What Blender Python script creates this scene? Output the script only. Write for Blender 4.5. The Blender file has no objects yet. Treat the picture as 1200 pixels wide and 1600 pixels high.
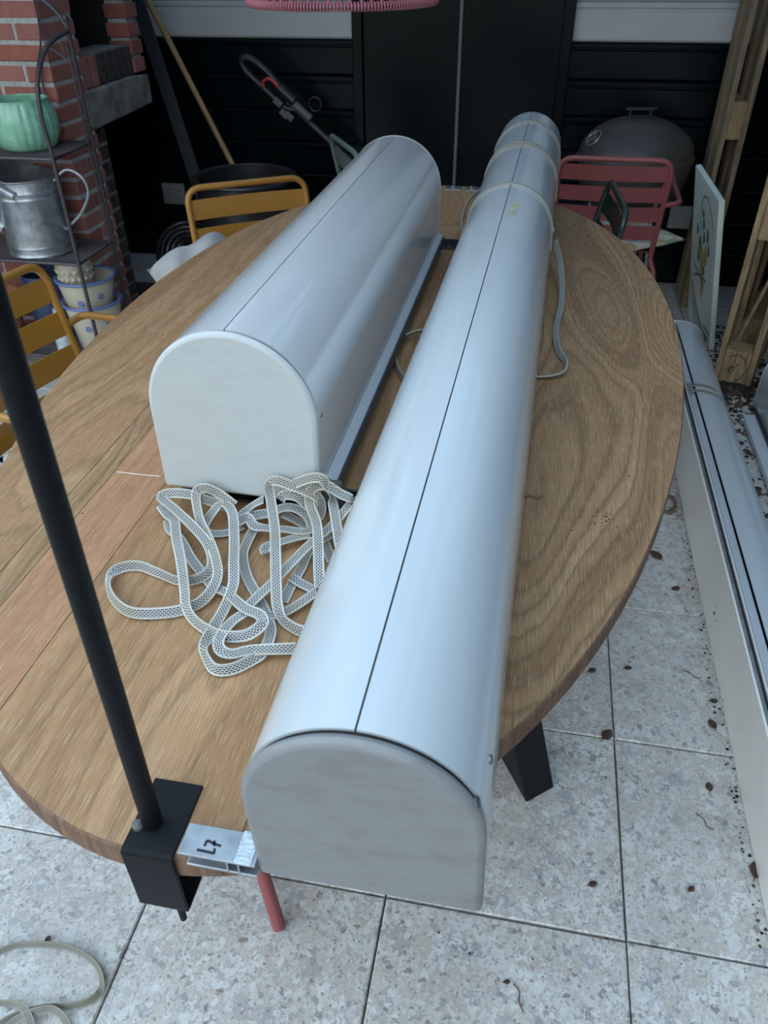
import bpy, bmesh, math, random
import numpy as np
from mathutils import Matrix, Vector
random.seed(7)
rng = np.random.default_rng(5)
S = bpy.context.scene
COL = S.collection

# ------------------------------------------------------------------ camera
CAM_H, PITCH, YAW, ROLL = 1.45, math.radians(36.784), math.radians(11.011), math.radians(-0.527)
_f = Vector((-math.sin(YAW)*math.cos(PITCH), math.cos(YAW)*math.cos(PITCH), -math.sin(PITCH)))
_r = Vector((math.cos(YAW), math.sin(YAW), 0))
_u = _r.cross(_f)
_r2 = _r*math.cos(ROLL) + _u*math.sin(ROLL)
_u2 = _u*math.cos(ROLL) - _r*math.sin(ROLL)
cd = bpy.data.cameras.new('camera'); cam = bpy.data.objects.new('camera', cd); COL.objects.link(cam)
cd.sensor_fit = 'VERTICAL'; cd.sensor_height = 24; cd.lens = 24*1200/1600
cam.matrix_world = Matrix(((_r2.x, _u2.x, -_f.x, 0), (_r2.y, _u2.y, -_f.y, 0), (_r2.z, _u2.z, -_f.z, CAM_H), (0, 0, 0, 1)))
cd.clip_start = 0.02
cd.dof.use_dof = True; cd.dof.focus_distance = 1.15; cd.dof.aperture_fstop = 7.0
S.camera = cam

# ------------------------------------------------------------------ world, light, exposure
w = bpy.data.worlds.new('sky'); S.world = w; w.use_nodes = True
wn = w.node_tree.nodes; wl = w.node_tree.links
bg = wn['Background']; tc = wn.new('ShaderNodeTexCoord'); sep = wn.new('ShaderNodeSeparateXYZ'); rmp = wn.new('ShaderNodeValToRGB')
wl.new(tc.outputs['Generated'], sep.inputs[0]); wl.new(sep.outputs['Z'], rmp.inputs[0]); wl.new(rmp.outputs[0], bg.inputs[0])
e = rmp.color_ramp.elements
e[0].position = 0.0; e[0].color = (.12, .13, .12, 1)
e[1].position = 1.0; e[1].color = (.52, .76, 1.0, 1)
a = e.new(0.06); a.color = (.26, .30, .29, 1)
a = e.new(0.17); a.color = (.50, .56, .60, 1)
a = e.new(0.34); a.color = (.86, .94, 1.0, 1)
bg.inputs[1].default_value = 1.6
S.view_settings.view_transform = 'Standard'; S.view_settings.look = 'None'
S.view_settings.gamma = 1; S.view_settings.use_curve_mapping = False
S.view_settings.exposure = 0.72

# ------------------------------------------------------------------ helpers
def V(*a): return np.array(a, float)
def at(px, py, z):
    """floor-plan point whose height is z, measured off the photograph"""
    d = np.array(_r2)*(px-600)/1200 - np.array(_u2)*(py-800)/1200 + np.array(_f)
    return V(0, 0, CAM_H) + d*(z-CAM_H)/d[2]
def nrm(a): a = np.asarray(a, float); return a/max(np.linalg.norm(a), 1e-9)
def tag(o, label=None, cat=None, group=None, kind=None):
    for k, v in (('label', label), ('category', cat), ('group', group), ('kind', kind)):
        if v: o[k] = v
    return o
def empty(name, label, cat, loc=(0, 0, 0), rz=0, group=None, M=None):
    o = bpy.data.objects.new(name, None); COL.objects.link(o); o.empty_display_size = .05
    if M is not None: o.matrix_world = M
    else: o.location = loc; o.rotation_euler = (0, 0, rz)
    return tag(o, label, cat, group)
def spl(pts, n=8, closed=False):
    P = [np.asarray(p, float) for p in pts]; out = []; N = len(P)
    for i in range(N if closed else N-1):
        if closed: a, b, c, d = P[i-1], P[i], P[(i+1) % N], P[(i+2) % N]
        else: a, b, c, d = P[max(i-1, 0)], P[i], P[i+1], P[min(i+2, N-1)]
        for k in range(n):
            t = k/n
            out.append(.5*((2*b)+(c-a)*t+(2*a-5*b+4*c-d)*t*t+(-a+3*b-3*c+d)*t**3))
    if not closed: out.append(P[-1])
    return out
def fillet(pts, r, n=6):
    P = [np.asarray(p, float) for p in pts]; out = [P[0]]
    for a, b, c in zip(P[:-2], P[1:-1], P[2:]):
        u, v = nrm(a-b), nrm(c-b); rr = min(r, .45*np.linalg.norm(a-b), .45*np.linalg.norm(c-b))
        for k in range(n+1):
            t = k/n; out.append((1-t)**2*(b+u*rr)+2*t*(1-t)*b+t*t*(b+v*rr))
    return out+[P[-1]]
class MB:
    def __init__(s): s.v = []; s.f = []; s.m = []; s.uv = {}
    def add(s, vs, fs, mi=0, uvs=None):
        o = len(s.v); s.v += [tuple(float(c) for c in p) for p in vs]
        for k, f in enumerate(fs):
            s.f.append([i+o for i in f]); s.m.append(mi)
            if uvs: s.uv[len(s.f)-1] = uvs[k]
        return s
    def box(s, c, d, X=(1, 0, 0), Y=(0, 1, 0), Z=(0, 0, 1), mi=0):
        c = V(*c); X, Y, Z = V(*X)*d[0]/2, V(*Y)*d[1]/2, V(*Z)*d[2]/2
        vs = [c+i*X+j*Y+k*Z for k in (-1, 1) for j in (-1, 1) for i in (-1, 1)]
        return s.add(vs, [(0, 2, 3, 1), (4, 5, 7, 6), (0, 1, 5, 4), (2, 6, 7, 3), (0, 4, 6, 2), (1, 3, 7, 5)], mi)
    def bar(s, a, b, w, t, up=(0, 0, 1), mi=0):
        a, b = V(*a), V(*b); y = nrm(b-a); x = nrm(np.cross(y, up)); z = np.cross(x, y)
        return s.box((a+b)/2, (w, np.linalg.norm(b-a), t), x, y, z, mi)
    def tube(s, path, r, n=10, closed=False, mi=0):
        P = [np.asarray(p, float) for p in path]; N = len(P); vs = []; fs = []; prev = None
        for i, p in enumerate(P):
            t = nrm(P[(i+1) % N]-P[i-1]) if closed else nrm(P[min(i+1, N-1)]-P[max(i-1, 0)])
            if prev is None: prev = np.cross(t, (0, 0, 1) if abs(t[2]) < .9 else (1, 0, 0))
            x = nrm(prev-t*np.dot(prev, t)); y = np.cross(t, x); prev = x
            rr = r[i] if hasattr(r, '__len__') else r
            vs += [p+rr*(x*math.cos(2*math.pi*k/n)+y*math.sin(2*math.pi*k/n)) for k in range(n)]
        for i in range(N if closed else N-1):
            j = (i+1) % N
            fs += [(i*n+k, i*n+(k+1) % n, j*n+(k+1) % n, j*n+k) for k in range(n)]
        if not closed: fs += [tuple(range(n))[::-1], tuple((N-1)*n+k for k in range(n))]
        return s.add(vs, fs, mi)
    def lathe(s, prof, n=32, c=(0, 0, 0), rfun=None, mi=0):
        vs = []; fs = []; m = len(prof)
        for k in range(n):
            th = 2*math.pi*k/n
            for j, (r, z) in enumerate(prof):
                q = r*(rfun(th, j/(m-1)) if rfun else 1)
                vs.append((c[0]+q*math.cos(th), c[1]+q*math.sin(th), c[2]+z))
        for k in range(n):
            k2 = (k+1) % n
            fs += [(k*m+j, k2*m+j, k2*m+j+1, k*m+j+1) for j in range(m-1)]
        return s.add(vs, fs, mi)
    def prism(s, poly, o, ux, uy, ext, mi=0):
        o, ux, uy, ext = V(*o), V(*ux), V(*uy), V(*ext); n = len(poly)
        a = [o+ux*p[0]+uy*p[1] for p in poly]
        fs = [tuple(range(n))[::-1], tuple(range(n, 2*n))]+[(i, (i+1) % n, n+(i+1) % n, n+i) for i in range(n)]
        return s.add(a+[p+ext for p in a], fs, mi)
    def ribbon(s, path, wv, width, thick=.0012, mi=0):
        """flat webbing: path points, per-point width direction; uv runs along its length in metres"""
        N = len(path); vs = []; fs = []; uv = []; L = 0
        for i in range(N):
            p = np.asarray(path[i], float); t = nrm(np.asarray(path[min(i+1, N-1)])-np.asarray(path[max(i-1, 0)]))
            x = nrm(wv[i]-t*np.dot(wv[i], t)); nn = np.cross(t, x)
            vs += [p-x*width/2-nn*thick/2, p+x*width/2-nn*thick/2, p+x*width/2+nn*thick/2, p-x*width/2+nn*thick/2]
        for i in range(N-1):
            l = float(np.linalg.norm(np.asarray(path[i+1])-np.asarray(path[i]))); a, b = i*4, i*4+4
            for (q, u0, u1) in ((0, 0, 1), (1, 1, 1), (2, 1, 0), (3, 0, 0)):
                q2 = (q+1) % 4
                fs.append((a+q, a+q2, b+q2, b+q)); uv.append(((L, u0), (L, u1), (L+l, u1), (L+l, u0)))
            L += l
        fs += [(0, 3, 2, 1), ((N-1)*4, (N-1)*4+1, (N-1)*4+2, (N-1)*4+3)]; uv += [((0, 0),)*4, ((L, 0),)*4]
        return s.add(vs, fs, mi, uv)
    def mesh(s, name, mats, smooth=35):
        me = bpy.data.meshes.new(name); me.from_pydata(s.v, [], s.f)
        for m in (mats if isinstance(mats, (list, tuple)) else [mats]): me.materials.append(m)
        me.polygons.foreach_set('material_index', s.m)
        if s.uv:
            lay = me.uv_layers.new(name='UVMap')
            for k, uvs in s.uv.items():
                for li, q in zip(me.polygons[k].loop_indices, uvs): lay.data[li].uv = q
        me.update()
        bm = bmesh.new(); bm.from_mesh(me); bmesh.ops.recalc_face_normals(bm, faces=bm.faces); bm.to_mesh(me); bm.free()
        if smooth:
            me.polygons.foreach_set('use_smooth', [True]*len(me.polygons)); me.set_sharp_from_angle(angle=math.radians(smooth))
        return me
    def build(s, name, mats, parent=None, smooth=35, bevel=0, seg=2):
        o = bpy.data.objects.new(name, s.mesh(name, mats, smooth)); COL.objects.link(o)
        if parent is not None: o.parent = parent
        if bevel:
            b = o.modifiers.new('bevel', 'BEVEL'); b.width = bevel; b.segments = seg; b.limit_method = 'ANGLE'; b.angle_limit = math.radians(40)
        return o

# ------------------------------------------------------------------ materials
class NT:
    def __init__(s, name):
        s.mat = bpy.data.materials.new(name); s.mat.use_nodes = True
        s.t = s.mat.node_tree; s.b = s.t.nodes['Principled BSDF']
    def n(s, typ, ins=None, **kw):
        o = s.t.nodes.new(typ)
        for k, v in kw.items(): setattr(o, k, v)
        for k, v in (ins or {}).items():
            if hasattr(v, 'is_output') or isinstance(v, bpy.types.NodeSocket): s.t.links.new(v, o.inputs[k])
            else: o.inputs[k].default_value = v
        return o
    def set(s, **kw):
        for k, v in kw.items():
            k = k.replace('_', ' ')
            if isinstance(v, bpy.types.NodeSocket): s.t.links.new(v, s.b.inputs[k])
            else: s.b.inputs[k].default_value = v
        return s
    def ramp(s, fac, stops, interp='LINEAR'):
        r = s.n('ShaderNodeValToRGB', {0: fac}); r.color_ramp.interpolation = interp; el = r.color_ramp.elements
        while len(el) < len(stops): el.new(.5)
        for q, (p, c) in zip(el, stops): q.position = p; q.color = (*c, 1) if len(c) == 3 else c
        return r.outputs[0]
    def math(s, op, a, b=0.0, c=0.0): return s.n('ShaderNodeMath', {0: a, 1: b, 2: c}, operation=op).outputs[0]
    def mix(s, f, a, b, blend='MIX'):
        m = s.n('ShaderNodeMix', data_type='RGBA', blend_type=blend)
        for i, v in ((0, f), (6, a), (7, b)):
            if isinstance(v, bpy.types.NodeSocket): s.t.links.new(v, m.inputs[i])
            else: m.inputs[i].default_value = (*v, 1) if isinstance(v, tuple) and len(v) == 3 else v
        return m.outputs[2]
    def pos(s): return s.n('ShaderNodeNewGeometry').outputs['Position']
    def obj(s): return s.n('ShaderNodeTexCoord').outputs['Object']
    def map(s, vec, scale=(1, 1, 1), rot=(0, 0, 0), loc=(0, 0, 0)):
        return s.n('ShaderNodeMapping', {0: vec, 'Scale': scale, 'Rotation': rot, 'Location': loc}).outputs[0]
    def noise(s, vec, scale, detail=4, rough=.55, dist=0):
        return s.n('ShaderNodeTexNoise', {'Vector': vec, 'Scale': scale, 'Detail': detail, 'Roughness': rough, 'Distortion': dist}).outputs[0]
    def bump(s, h, strength=.3, dist=.002):
        s.set(Normal=s.n('ShaderNodeBump', {'Height': h, 'Strength': strength, 'Distance': dist}).outputs[0]); return s
def plain(name, c, rough=.5, metal=0, var=.08, scale=25, coat=0, bump=0, spec=.5):
    t = NT(name); nz = t.noise(t.obj(), scale, 5)
    col = t.ramp(nz, [(.3, tuple(x*(1-var) for x in c)), (.7, tuple(min(1, x*(1+var)) for x in c))])
    t.set(Base_Color=col, Roughness=rough, Metallic=metal, Coat_Weight=coat, Specular_IOR_Level=spec)
    if bump: t.bump(t.noise(t.obj(), scale*6, 3), bump, .001)
    return t.mat

def mat_terrazzo():
    t = NT('terrazzo'); p = t.pos()
    pw = t.n('ShaderNodeVectorMath', {0: p, 1: t.n('ShaderNodeVectorMath', {0: t.n('ShaderNodeTexNoise', {'Vector': p, 'Scale': 60, 'Detail': 2}).outputs['Color'], 'Scale': .012}, operation='SCALE').outputs[0]}, operation='ADD').outputs[0]
    base = t.ramp(t.noise(p, 9, 5), [(.3, (.50, .475, .425)), (.7, (.62, .59, .53))])
    info = t.n('ShaderNodeObjectInfo').outputs['Random']
    for sc, th, cols in ((30, .45, [(0, (.36, .37, .40)), (.12, (.60, .60, .59)), (.4, (.52, .45, .42)), (.55, (.70, .71, .70)), (.82, (.42, .40, .40)), (.9, (.58, .52, .48))]),
                         (85, .5, [(0, (.28, .29, .30)), (.12, (.62, .62, .60)), (.45, (.50, .44, .41)), (.65, (.72, .72, .71)), (.95, (.17, .16, .16))]),
                         (190, .45, [(0, (.38, .37, .36)), (.25, (.64, .63, .61)), (.6, (.48, .44, .41)), (.9, (.24, .23, .22))])):
        v = t.n('ShaderNodeTexVoronoi', {'Vector': pw, 'Scale': sc, 'Randomness': 1.0}); sp = t.n('ShaderNodeSeparateColor', {0: v.outputs['Color']})
        edge = t.n('ShaderNodeTexVoronoi', {'Vector': pw, 'Scale': sc, 'Randomness': 1.0}, feature='DISTANCE_TO_EDGE').outputs[0]
        m = t.math('MULTIPLY', t.math('GREATER_THAN', sp.outputs[1], th), t.math('MULTIPLY', t.math('GREATER_THAN', edge, .06), .78))
        base = t.mix(m, base, t.ramp(sp.outputs[0], cols, 'CONSTANT'))
    dirt = t.noise(p, 3.2, 6, .65)
    base = t.mix(t.ramp(dirt, [(.42, (0, 0, 0)), (.75, (.45, .45, .45))]), base, (.30, .27, .23))
    base = t.mix(t.math('MULTIPLY', info, .10), base, (.42, .39, .36))
    t.set(Base_Color=base, Roughness=.42); t.bump(t.noise(p, 160, 3), .08, .001); return t.mat

def mat_wood(name, dark, mid, light, figure=.4, seed=0.0, red=0.0):
    """oiled mango wood: contour rings of a stretched noise give cathedral grain, fine pores on top"""
    t = NT(name); p = t.pos()
    q = t.map(p, (1.9, .5, 1.9), loc=(seed, seed*.7, 0))
    base = t.noise(q, 1.35, 1.5, .4, .5)
    line = t.n('ShaderNodeSeparateXYZ', {0: p}).outputs[0]
    base = t.math('ADD', t.math('MULTIPLY', base, figure), t.math('MULTIPLY', line, .75*(1-figure)))
    base = t.math('ADD', base, t.math('MULTIPLY', t.noise(t.map(p, (7, .9, 7), loc=(seed, 0, 2)), 2.0, 3), .035+.05*(1-figure)))
    fine = t.math('FRACT', t.math('MULTIPLY', base, 46)); wide = t.noise(t.n('ShaderNodeCombineXYZ', {0: t.math('MULTIPLY', base, 9)}).outputs[0], 2.2, 4, .6)
    col = t.ramp(wide, [(.34, dark), (.47, mid), (.62, light)])
    col = t.mix(t.ramp(fine, [(0, (.5+.35*figure,)*3), (.12, (.0,)*3), (.70, (.0,)*3), (1, (.5+.35*figure,)*3)]), col, tuple(x*.62 for x in mid))
    tone = t.noise(t.map(p, (3, .6, 3), loc=(seed, 3, 1)), 1.7, 3)
    col = t.mix(t.ramp(tone, [(.35, (0, 0, 0)), (.7, (.5, .5, .5))]), col, tuple(x*.85 for x in mid))
    if red: col = t.mix(red, col, (.47, .22, .105))
    fib = t.noise(t.map(p, (170, 5, 170)), 3.0, 4, .65)
    col = t.mix(t.ramp(fib, [(.48, (0, 0, 0)), (.70, (.62, .62, .62))]), col, tuple(x*.38 for x in mid))
    col = t.mix(t.ramp(t.noise(t.map(p, (240, 10, 240), loc=(3, 1, 0)), 3.0, 3), [(.54, (0, 0, 0)), (.74, (.4, .4, .4))]), col, (.74, .58, .38))
    spots = t.n('ShaderNodeTexVoronoi', {'Vector': t.map(p, (1, .7, 1)), 'Scale': 11}).outputs[0]
    col = t.mix(t.ramp(spots, [(0.0, (.75, .75, .75)), (.03, (.0, .0, .0))]), col, (.10, .06, .035))
    t.set(Base_Color=col, Roughness=.55, Specular_IOR_Level=.3); t.bump(fib, .45, .0014); return t.mat

def mat_alu(name, c, rough, metal, wear=.06, coat=0.0):
    """lacquered aluminium: faint rub marks along its length, grime blotches"""
    t = NT(name); p = t.obj()
    col = t.ramp(t.noise(t.map(p, (6, .6, 6)), 4, 5), [(.3, tuple(x*(1-wear) for x in c)), (.7, tuple(min(1, x*(1+wear*.6)) for x in c))])
    col = t.mix(t.ramp(t.noise(t.map(p, (22, 3, 22), loc=(4, 2, 0)), 2, 7, .75), [(.64, (0, 0, 0)), (.85, (.22, .22, .22))]), col, tuple(x*.75 for x in c))
    rgh = t.ramp(t.noise(t.map(p, (5, 2, 5)), 4, 3), [(.3, (rough*.85,)*3), (.7, (rough*1.2,)*3)])
    t.set(Base_Color=col, Roughness=rgh, Metallic=metal, Coat_Weight=coat, Coat_Roughness=.12); return t.mat

def mat_cap(name, c, grime):
    t = NT(name); p = t.obj()
    col = t.ramp(t.noise(t.map(p, (4, 4, 40)), 8, 4), [(.3, tuple(x*.95 for x in c)), (.7, c)])
    g = t.noise(t.map(p, (7, 7, 18), rot=(0, .35, 0)), 2.2, 7, .72)
    col = t.mix(t.ramp(g, [(.47, (0, 0, 0)), (.74, (grime,)*3)]), col, (.17, .15, .15))
    t.set(Base_Color=col, Roughness=.5); t.bump(t.noise(t.map(p, (30, 30, 200)), 3, 2), .12, .0006); return t.mat

def mat_strap(name, base, dash, rows=5, pitch=.0050):
    t = NT(name); uv = t.n('ShaderNodeUVMap').outputs[0]; s = t.n('ShaderNodeSeparateXYZ', {0: uv})
    u, v = s.outputs[0], s.outputs[1]
    row = t.math('MULTIPLY', v, rows+1.4); rf = t.math('FRACT', row); ri = t.math('FLOOR', row)
    inrow = t.math('MULTIPLY', t.math('GREATER_THAN', rf, .18), t.math('LESS_THAN', rf, .80))
    inner = t.math('MULTIPLY', t.math('GREATER_THAN', v, .13), t.math('LESS_THAN', v, .87))
    ph = t.math('FRACT', t.math('ADD', t.math('DIVIDE', u, pitch), t.math('MULTIPLY', ri, .5)))
    m = t.math('MULTIPLY', t.math('MULTIPLY', inrow, inner), t.math('LESS_THAN', ph, .74))
    soil = t.noise(t.pos(), 14, 3)
    col = t.mix(t.ramp(soil, [(.4, (0, 0, 0)), (.65, (.8, .8, .8))]), base, tuple(b*k for b, k in zip(base, (.86, .78, .62))))
    t.set(Base_Color=t.mix(m, col, dash), Roughness=.8); t.bump(ph, .25, .0005); return t.mat

def mat_rough_timber(name, a, b, c):
    t = NT(name); p = t.obj()
    n1 = t.noise(t.map(p, (40, 40, 3)), 3, 5, .6); col = t.ramp(n1, [(.25, a), (.5, b), (.75, c)])
    col = t.mix(t.ramp(t.noise(p, 9, 5), [(.45, (0, 0, 0)), (.75, (.6, .6, .6))]), col, a)
    t.set(Base_Color=col, Roughness=.85, Specular_IOR_Level=.2); t.bump(n1, .5, .002); return t.mat

def mat_brick():
    t = NT('brick_red'); r = t.n('ShaderNodeObjectInfo').outputs['Random']; p = t.pos()
    col = t.ramp(r, [(0, (.27, .09, .07)), (.3, (.37, .125, .10)), (.6, (.33, .14, .12)), (1, (.42, .17, .135))])
    col = t.mix(t.ramp(t.noise(p, 45, 5, .7), [(.4, (0, 0, 0)), (.8, (.5, .5, .5))]), col, (.42, .24, .19))
    t.set(Base_Color=col, Roughness=.9, Specular_IOR_Level=.2); t.bump(t.noise(p, 130, 4), .5, .003); return t.mat

M = dict(
    terrazzo=mat_terrazzo(),
    grout=plain('grout', (.17, .15, .125), .95, scale=90, var=.4, bump=.5),
    wood=mat_wood('table_straight_grain', (.235, .122, .056), (.38, .21, .10), (.475, .28, .145), .35, 0.0),
    wood_red=mat_wood('table_red_plank', (.27, .135, .07), (.41, .225, .12), (.49, .285, .165), .3, 4.3, .42),
    wood_b=mat_wood('table_cathedral_grain', (.205, .112, .053), (.325, .185, .09), (.415, .25, .13), 1.0, 8.7),
    edge=mat_rough_timber('table_edge', (.10, .06, .045), (.20, .12, .085), (.30, .19, .12)),
    black=plain('black_powder_coat', (.005, .006, .008), .55, scale=120, var=.3, bump=.06, spec=.2),
    alu_a=mat_alu('cassette_lacquer', (.62, .67, .70), .22, .12, .05, .5),
    alu_b=mat_alu('cassette_satin', (.68, .69, .70), .20, .15, .02, .7),
    cap_a=mat_cap('grimy_shaded_cap', (.25, .255, .258), .75),  # base grey darkened for shade at the near end, grime streaks on top
    cap_b=mat_cap('clean_cap', (.55, .58, .575), .12),
    cap_rim=plain('cap_rim_white', (.62, .66, .66), .4),
    gap=plain('dark_inside', (.012, .012, .013), .8),
    rail=plain('rail_blue_grey', (.62, .65, .69), .25, .2, scale=4, var=.04),
    rail_dark=plain('rail_dark', (.03, .035, .045), .35, .2),
    panel=plain('white_panel', (.86, .84, .79), .3, .0, scale=4, var=.06),
    zinc=plain('galvanised_steel', (.36, .385, .41), .32, .75, scale=30, var=.3),
    steel_dark=plain('dark_steel', (.05, .055, .065), .38, .7, scale=40, var=.3),
    screw=plain('screw_steel', (.25, .25, .25), .4, .9),
    strap=mat_strap('striped_webbing', (.55, .55, .52), (.014, .018, .04)),
    strap_grey=mat_strap('grey_webbing', (.36, .37, .34), (.20, .21, .20), 7, .003),
    strap_olive=mat_strap('olive_webbing', (.30, .29, .24), (.10, .10, .09), 6, .0028),
    ink=plain('marker_ink', (.01, .01, .015), .6),
    green_dark=plain('bottle_green_paint', (.0006, .0042, .0055), .25, scale=6, var=.2, spec=.22),
    white_wall=plain('grey_white_paint', (.50, .51, .50), .5, scale=5, var=.05),
    bar=plain('bolt_bar_grey', (.22, .22, .23), .45, .4),
    plaster=plain('dark_plaster', (.06, .06, .06), .95, scale=8, var=.3),  # plain dark grey on the unseen side walls, keeps the corner dim
    ceil=plain('rafter_paint', (.03, .035, .035), .8, scale=5, var=.2),
    brick=mat_brick(),
    mortar=plain('mortar', (.46, .46, .44), .95, scale=60, var=.2, bump=.4),
    concrete=plain('sooty_concrete', (.20, .19, .17), .95, scale=11, var=.5, bump=.4),
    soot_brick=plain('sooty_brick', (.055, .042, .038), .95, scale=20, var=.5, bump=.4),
    iron=plain('wrought_iron', (.085, .075, .085), .45, .5),
    mustard=plain('mustard_lacquer', (.34, .155, .022), .33, scale=8, var=.05, coat=.2),
    red=plain('raspberry_lacquer', (.27, .068, .07), .38, scale=8, var=.06, coat=.15),
    chairgreen=plain('dark_green_lacquer', (.018, .035, .026), .3, scale=8, coat=.2),
    sage=plain('sage_green_lacquer', (.13, .17, .14), .35, scale=8),
    cushion_grey=plain('grey_cotton', (.40, .395, .38), .9, scale=15, var=.05, bump=.2),
    cushion_white=plain('pale_blue_cotton', (.55, .60, .62), .85, scale=12, var=.05, bump=.2),
    cream=plain('cream_glaze', (.55, .50, .38), .3, scale=10, var=.06, coat=.3),
    blue_rim=plain('blue_enamel', (.12, .17, .40), .3),
    blue_pot=plain('dark_blue_glaze', (.03, .05, .10), .3, coat=.3),
    terracotta=plain('terracotta', (.33, .12, .07), .85, scale=18, var=.15),
    leafgreen=plain('painted_green', (.05, .12, .05), .5),
    mint=None, grill=plain('dusty_black_enamel', (.055, .05, .045), .42, scale=12, var=.25),
    plastic=plain('black_plastic', (.018, .018, .02), .35),
    redplastic=plain('red_plastic', (.42, .03, .035), .4),
    greyplastic=plain('grey_plastic', (.11, .11, .11), .5),
    broom=plain('pine_handle', (.36, .22, .085), .6, scale=10, var=.12),
    greyboard=plain('weathered_board', (.05, .05, .055), .9, scale=10, var=.2),
    pallet=mat_rough_timber('pallet_timber', (.14, .095, .055), (.34, .24, .135), (.50, .37, .215)),
    pallet_grey=mat_rough_timber('pallet_timber_grey', (.12, .095, .065), (.28, .21, .135), (.42, .33, .215)),
    stamp=plain('burnt_stamp', (.05, .03, .02), .9),
    canvas=plain('canvas_white', (.62, .68, .62), .7, scale=6, var=.07),
    p_green=plain('paint_leaf', (.07, .14, .08), .7), p_olive=plain('paint_olive', (.36, .32, .10), .7), p_line=plain('paint_line', (.10, .15, .12), .7),
    pink=plain('pink_cord', (.31, .095, .125), .6, scale=30),
    leaf=plain('dead_leaf', (.075, .042, .026), .85, scale=60, var=.4),
    twig=plain('twig', (.16, .10, .06), .9, scale=60, var=.4),
    soil=plain('soil', (.022, .016, .012), .98, scale=60, var=.5),
    vent=plain('vent_plastic', (.30, .31, .30), .5),
    tape=plain('clear_tape', (.55, .62, .68), .15, .3, scale=50, var=.3, bump=.8),
)
t = NT('frosted_sheet'); tb_ = t.n('ShaderNodeBsdfTranslucent', {0: (.52, .60, .68, 1)}); tr_ = t.n('ShaderNodeBsdfTransparent', {0: (.6, .70, .80, 1)}); df_ = t.n('ShaderNodeBsdfDiffuse', {0: (.6, .65, .68, 1)})
mx = t.n('ShaderNodeMixShader', {0: .25, 1: tb_.outputs[0], 2: tr_.outputs[0]}); mx2 = t.n('ShaderNodeMixShader', {0: .3, 1: mx.outputs[0], 2: df_.outputs[0]}); t.t.links.new(mx2.outputs[0], t.t.nodes['Material Output'].inputs[0]); M['sheet'] = t.mat
t = NT('mint_glaze'); t.set(Base_Color=t.ramp(t.noise(t.obj(), 30, 3), [(.3, (.17, .42, .29)), (.7, (.30, .58, .42))]), Roughness=.22, Coat_Weight=.4); M['mint'] = t.mat
t = NT('cushion_print'); vv = t.n('ShaderNodeTexVoronoi', {'Vector': t.map(t.obj(), (1, 3.5, 1), rot=(0, 0, .6)), 'Scale': 9}); sp = t.n('ShaderNodeSeparateColor', {0: vv.outputs['Color']})
t.set(Base_Color=t.ramp(sp.outputs[0], [(0, (.58, .55, .44)), (.35, (.50, .34, .17)), (.5, (.62, .58, .46)), (.72, (.30, .36, .26)), (.85, (.60, .57, .48))], 'CONSTANT'), Roughness=.9); M['print'] = t.mat

# ------------------------------------------------------------------ setting: floor, walls, door, ceiling
g = MB(); g.box((0, 1.6, -.032), (8, 7, .04)); floor = g.build('floor', M['grout'], smooth=0); tag(floor, kind='structure')
T = .4415; a_ = T/2-.0018; ch = .0025
tm = MB(); vs = []
for s_, zz in ((a_, -.012), (a_, -ch), (a_-ch, 0)): vs += [(-s_, -s_, zz), (s_, -s_, zz), (s_, s_, zz), (-s_, s_, zz)]
tm.add(vs, [(8, 9, 10, 11)]+[(i*4+k, i*4+(k+1) % 4, i*4+4+(k+1) % 4, i*4+4+k) for i in range(2) for k in range(4)])
tile_me = tm.mesh('tile', M['terrazzo'], 0)
for i in range(-7, 6):
    for j in range(-4, 9):
        o = bpy.data.objects.new('tile', tile_me); COL.objects.link(o); o.parent = floor
        o.location = (.2987+T*(i+.5)+random.uniform(-.001, .001), .713+T*(j+.5)+random.uniform(-.001, .001), random.uniform(-.0012, .0))

YW = 4.1
wb = MB(); wb.box((-.2, YW+.07, 1.25), (4.9, .1, 2.5)); wall = wb.build('wall_back', M['green_dark'], smooth=0); tag(wall, kind='structure')
def board_me(x0, x1, hgt, mat):
    prof = [(0, 0), (-.010, .002), (-.016, .010), (-.016, hgt-.034), (-.009, hgt-.029), (-.009, hgt-.024), (-.016, hgt-.020), (-.016, hgt-.008), (-.007, hgt), (0, hgt)]
    m = MB(); m.prism(prof, (x0, 0, 0), (0, 1, 0), (0, 0, 1), (x1-x0, 0, 0)); return m.mesh('board', mat, 20)
for x0, x1 in ((-2.62, -.925), (.075, 2.2)):
    dark = board_me(x0, x1, .15, M['green_dark']); light = board_me(x0, x1, .15, M['white_wall'])
    for k in range(7):
        o = bpy.data.objects.new('board', dark); COL.objects.link(o); o.parent = wall; o.location = (0, YW+.018, 1.07-.15*(k+1)-.0)
    for k in range(9):
        o = bpy.data.objects.new('board', light); COL.objects.link(o); o.parent = wall; o.location = (0, YW+.018, 1.07+.15*k)
dr = empty('door_1', None, None); tag(dr, 'double door painted black-green in the middle of the back wall', 'door', kind='structure')
g = MB(); g.box((-.646, YW+.0, 1.05), (.452, .035, 2.02)); g.build('door_leaf', M['green_dark'], dr, bevel=.003)
g = MB(); g.box((-.194, YW+.0, 1.05), (.452, .035, 2.02)); g.build('door_leaf', M['green_dark'], dr, bevel=.003)
g = MB(); g.tube([(-.418, YW-.03, .12), (-.418, YW-.03, 2.0)], .0085, 10); g.build('bolt_bar', M['bar'], dr)
for n_, x in (('trim_1', -.9), ('trim_2', .055)):
    g = MB(); g.box((x, YW-.002, 1.07), (.05, .05, 2.1)); tag(g.build(n_, M['green_dark'], bevel=.004), kind='structure')
g = MB(); g.box((-.42, YW+.004, .02), (.92, .08, .04)); tag(g.build('trim_3', M['steel_dark'], bevel=.004), kind='structure')
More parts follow.
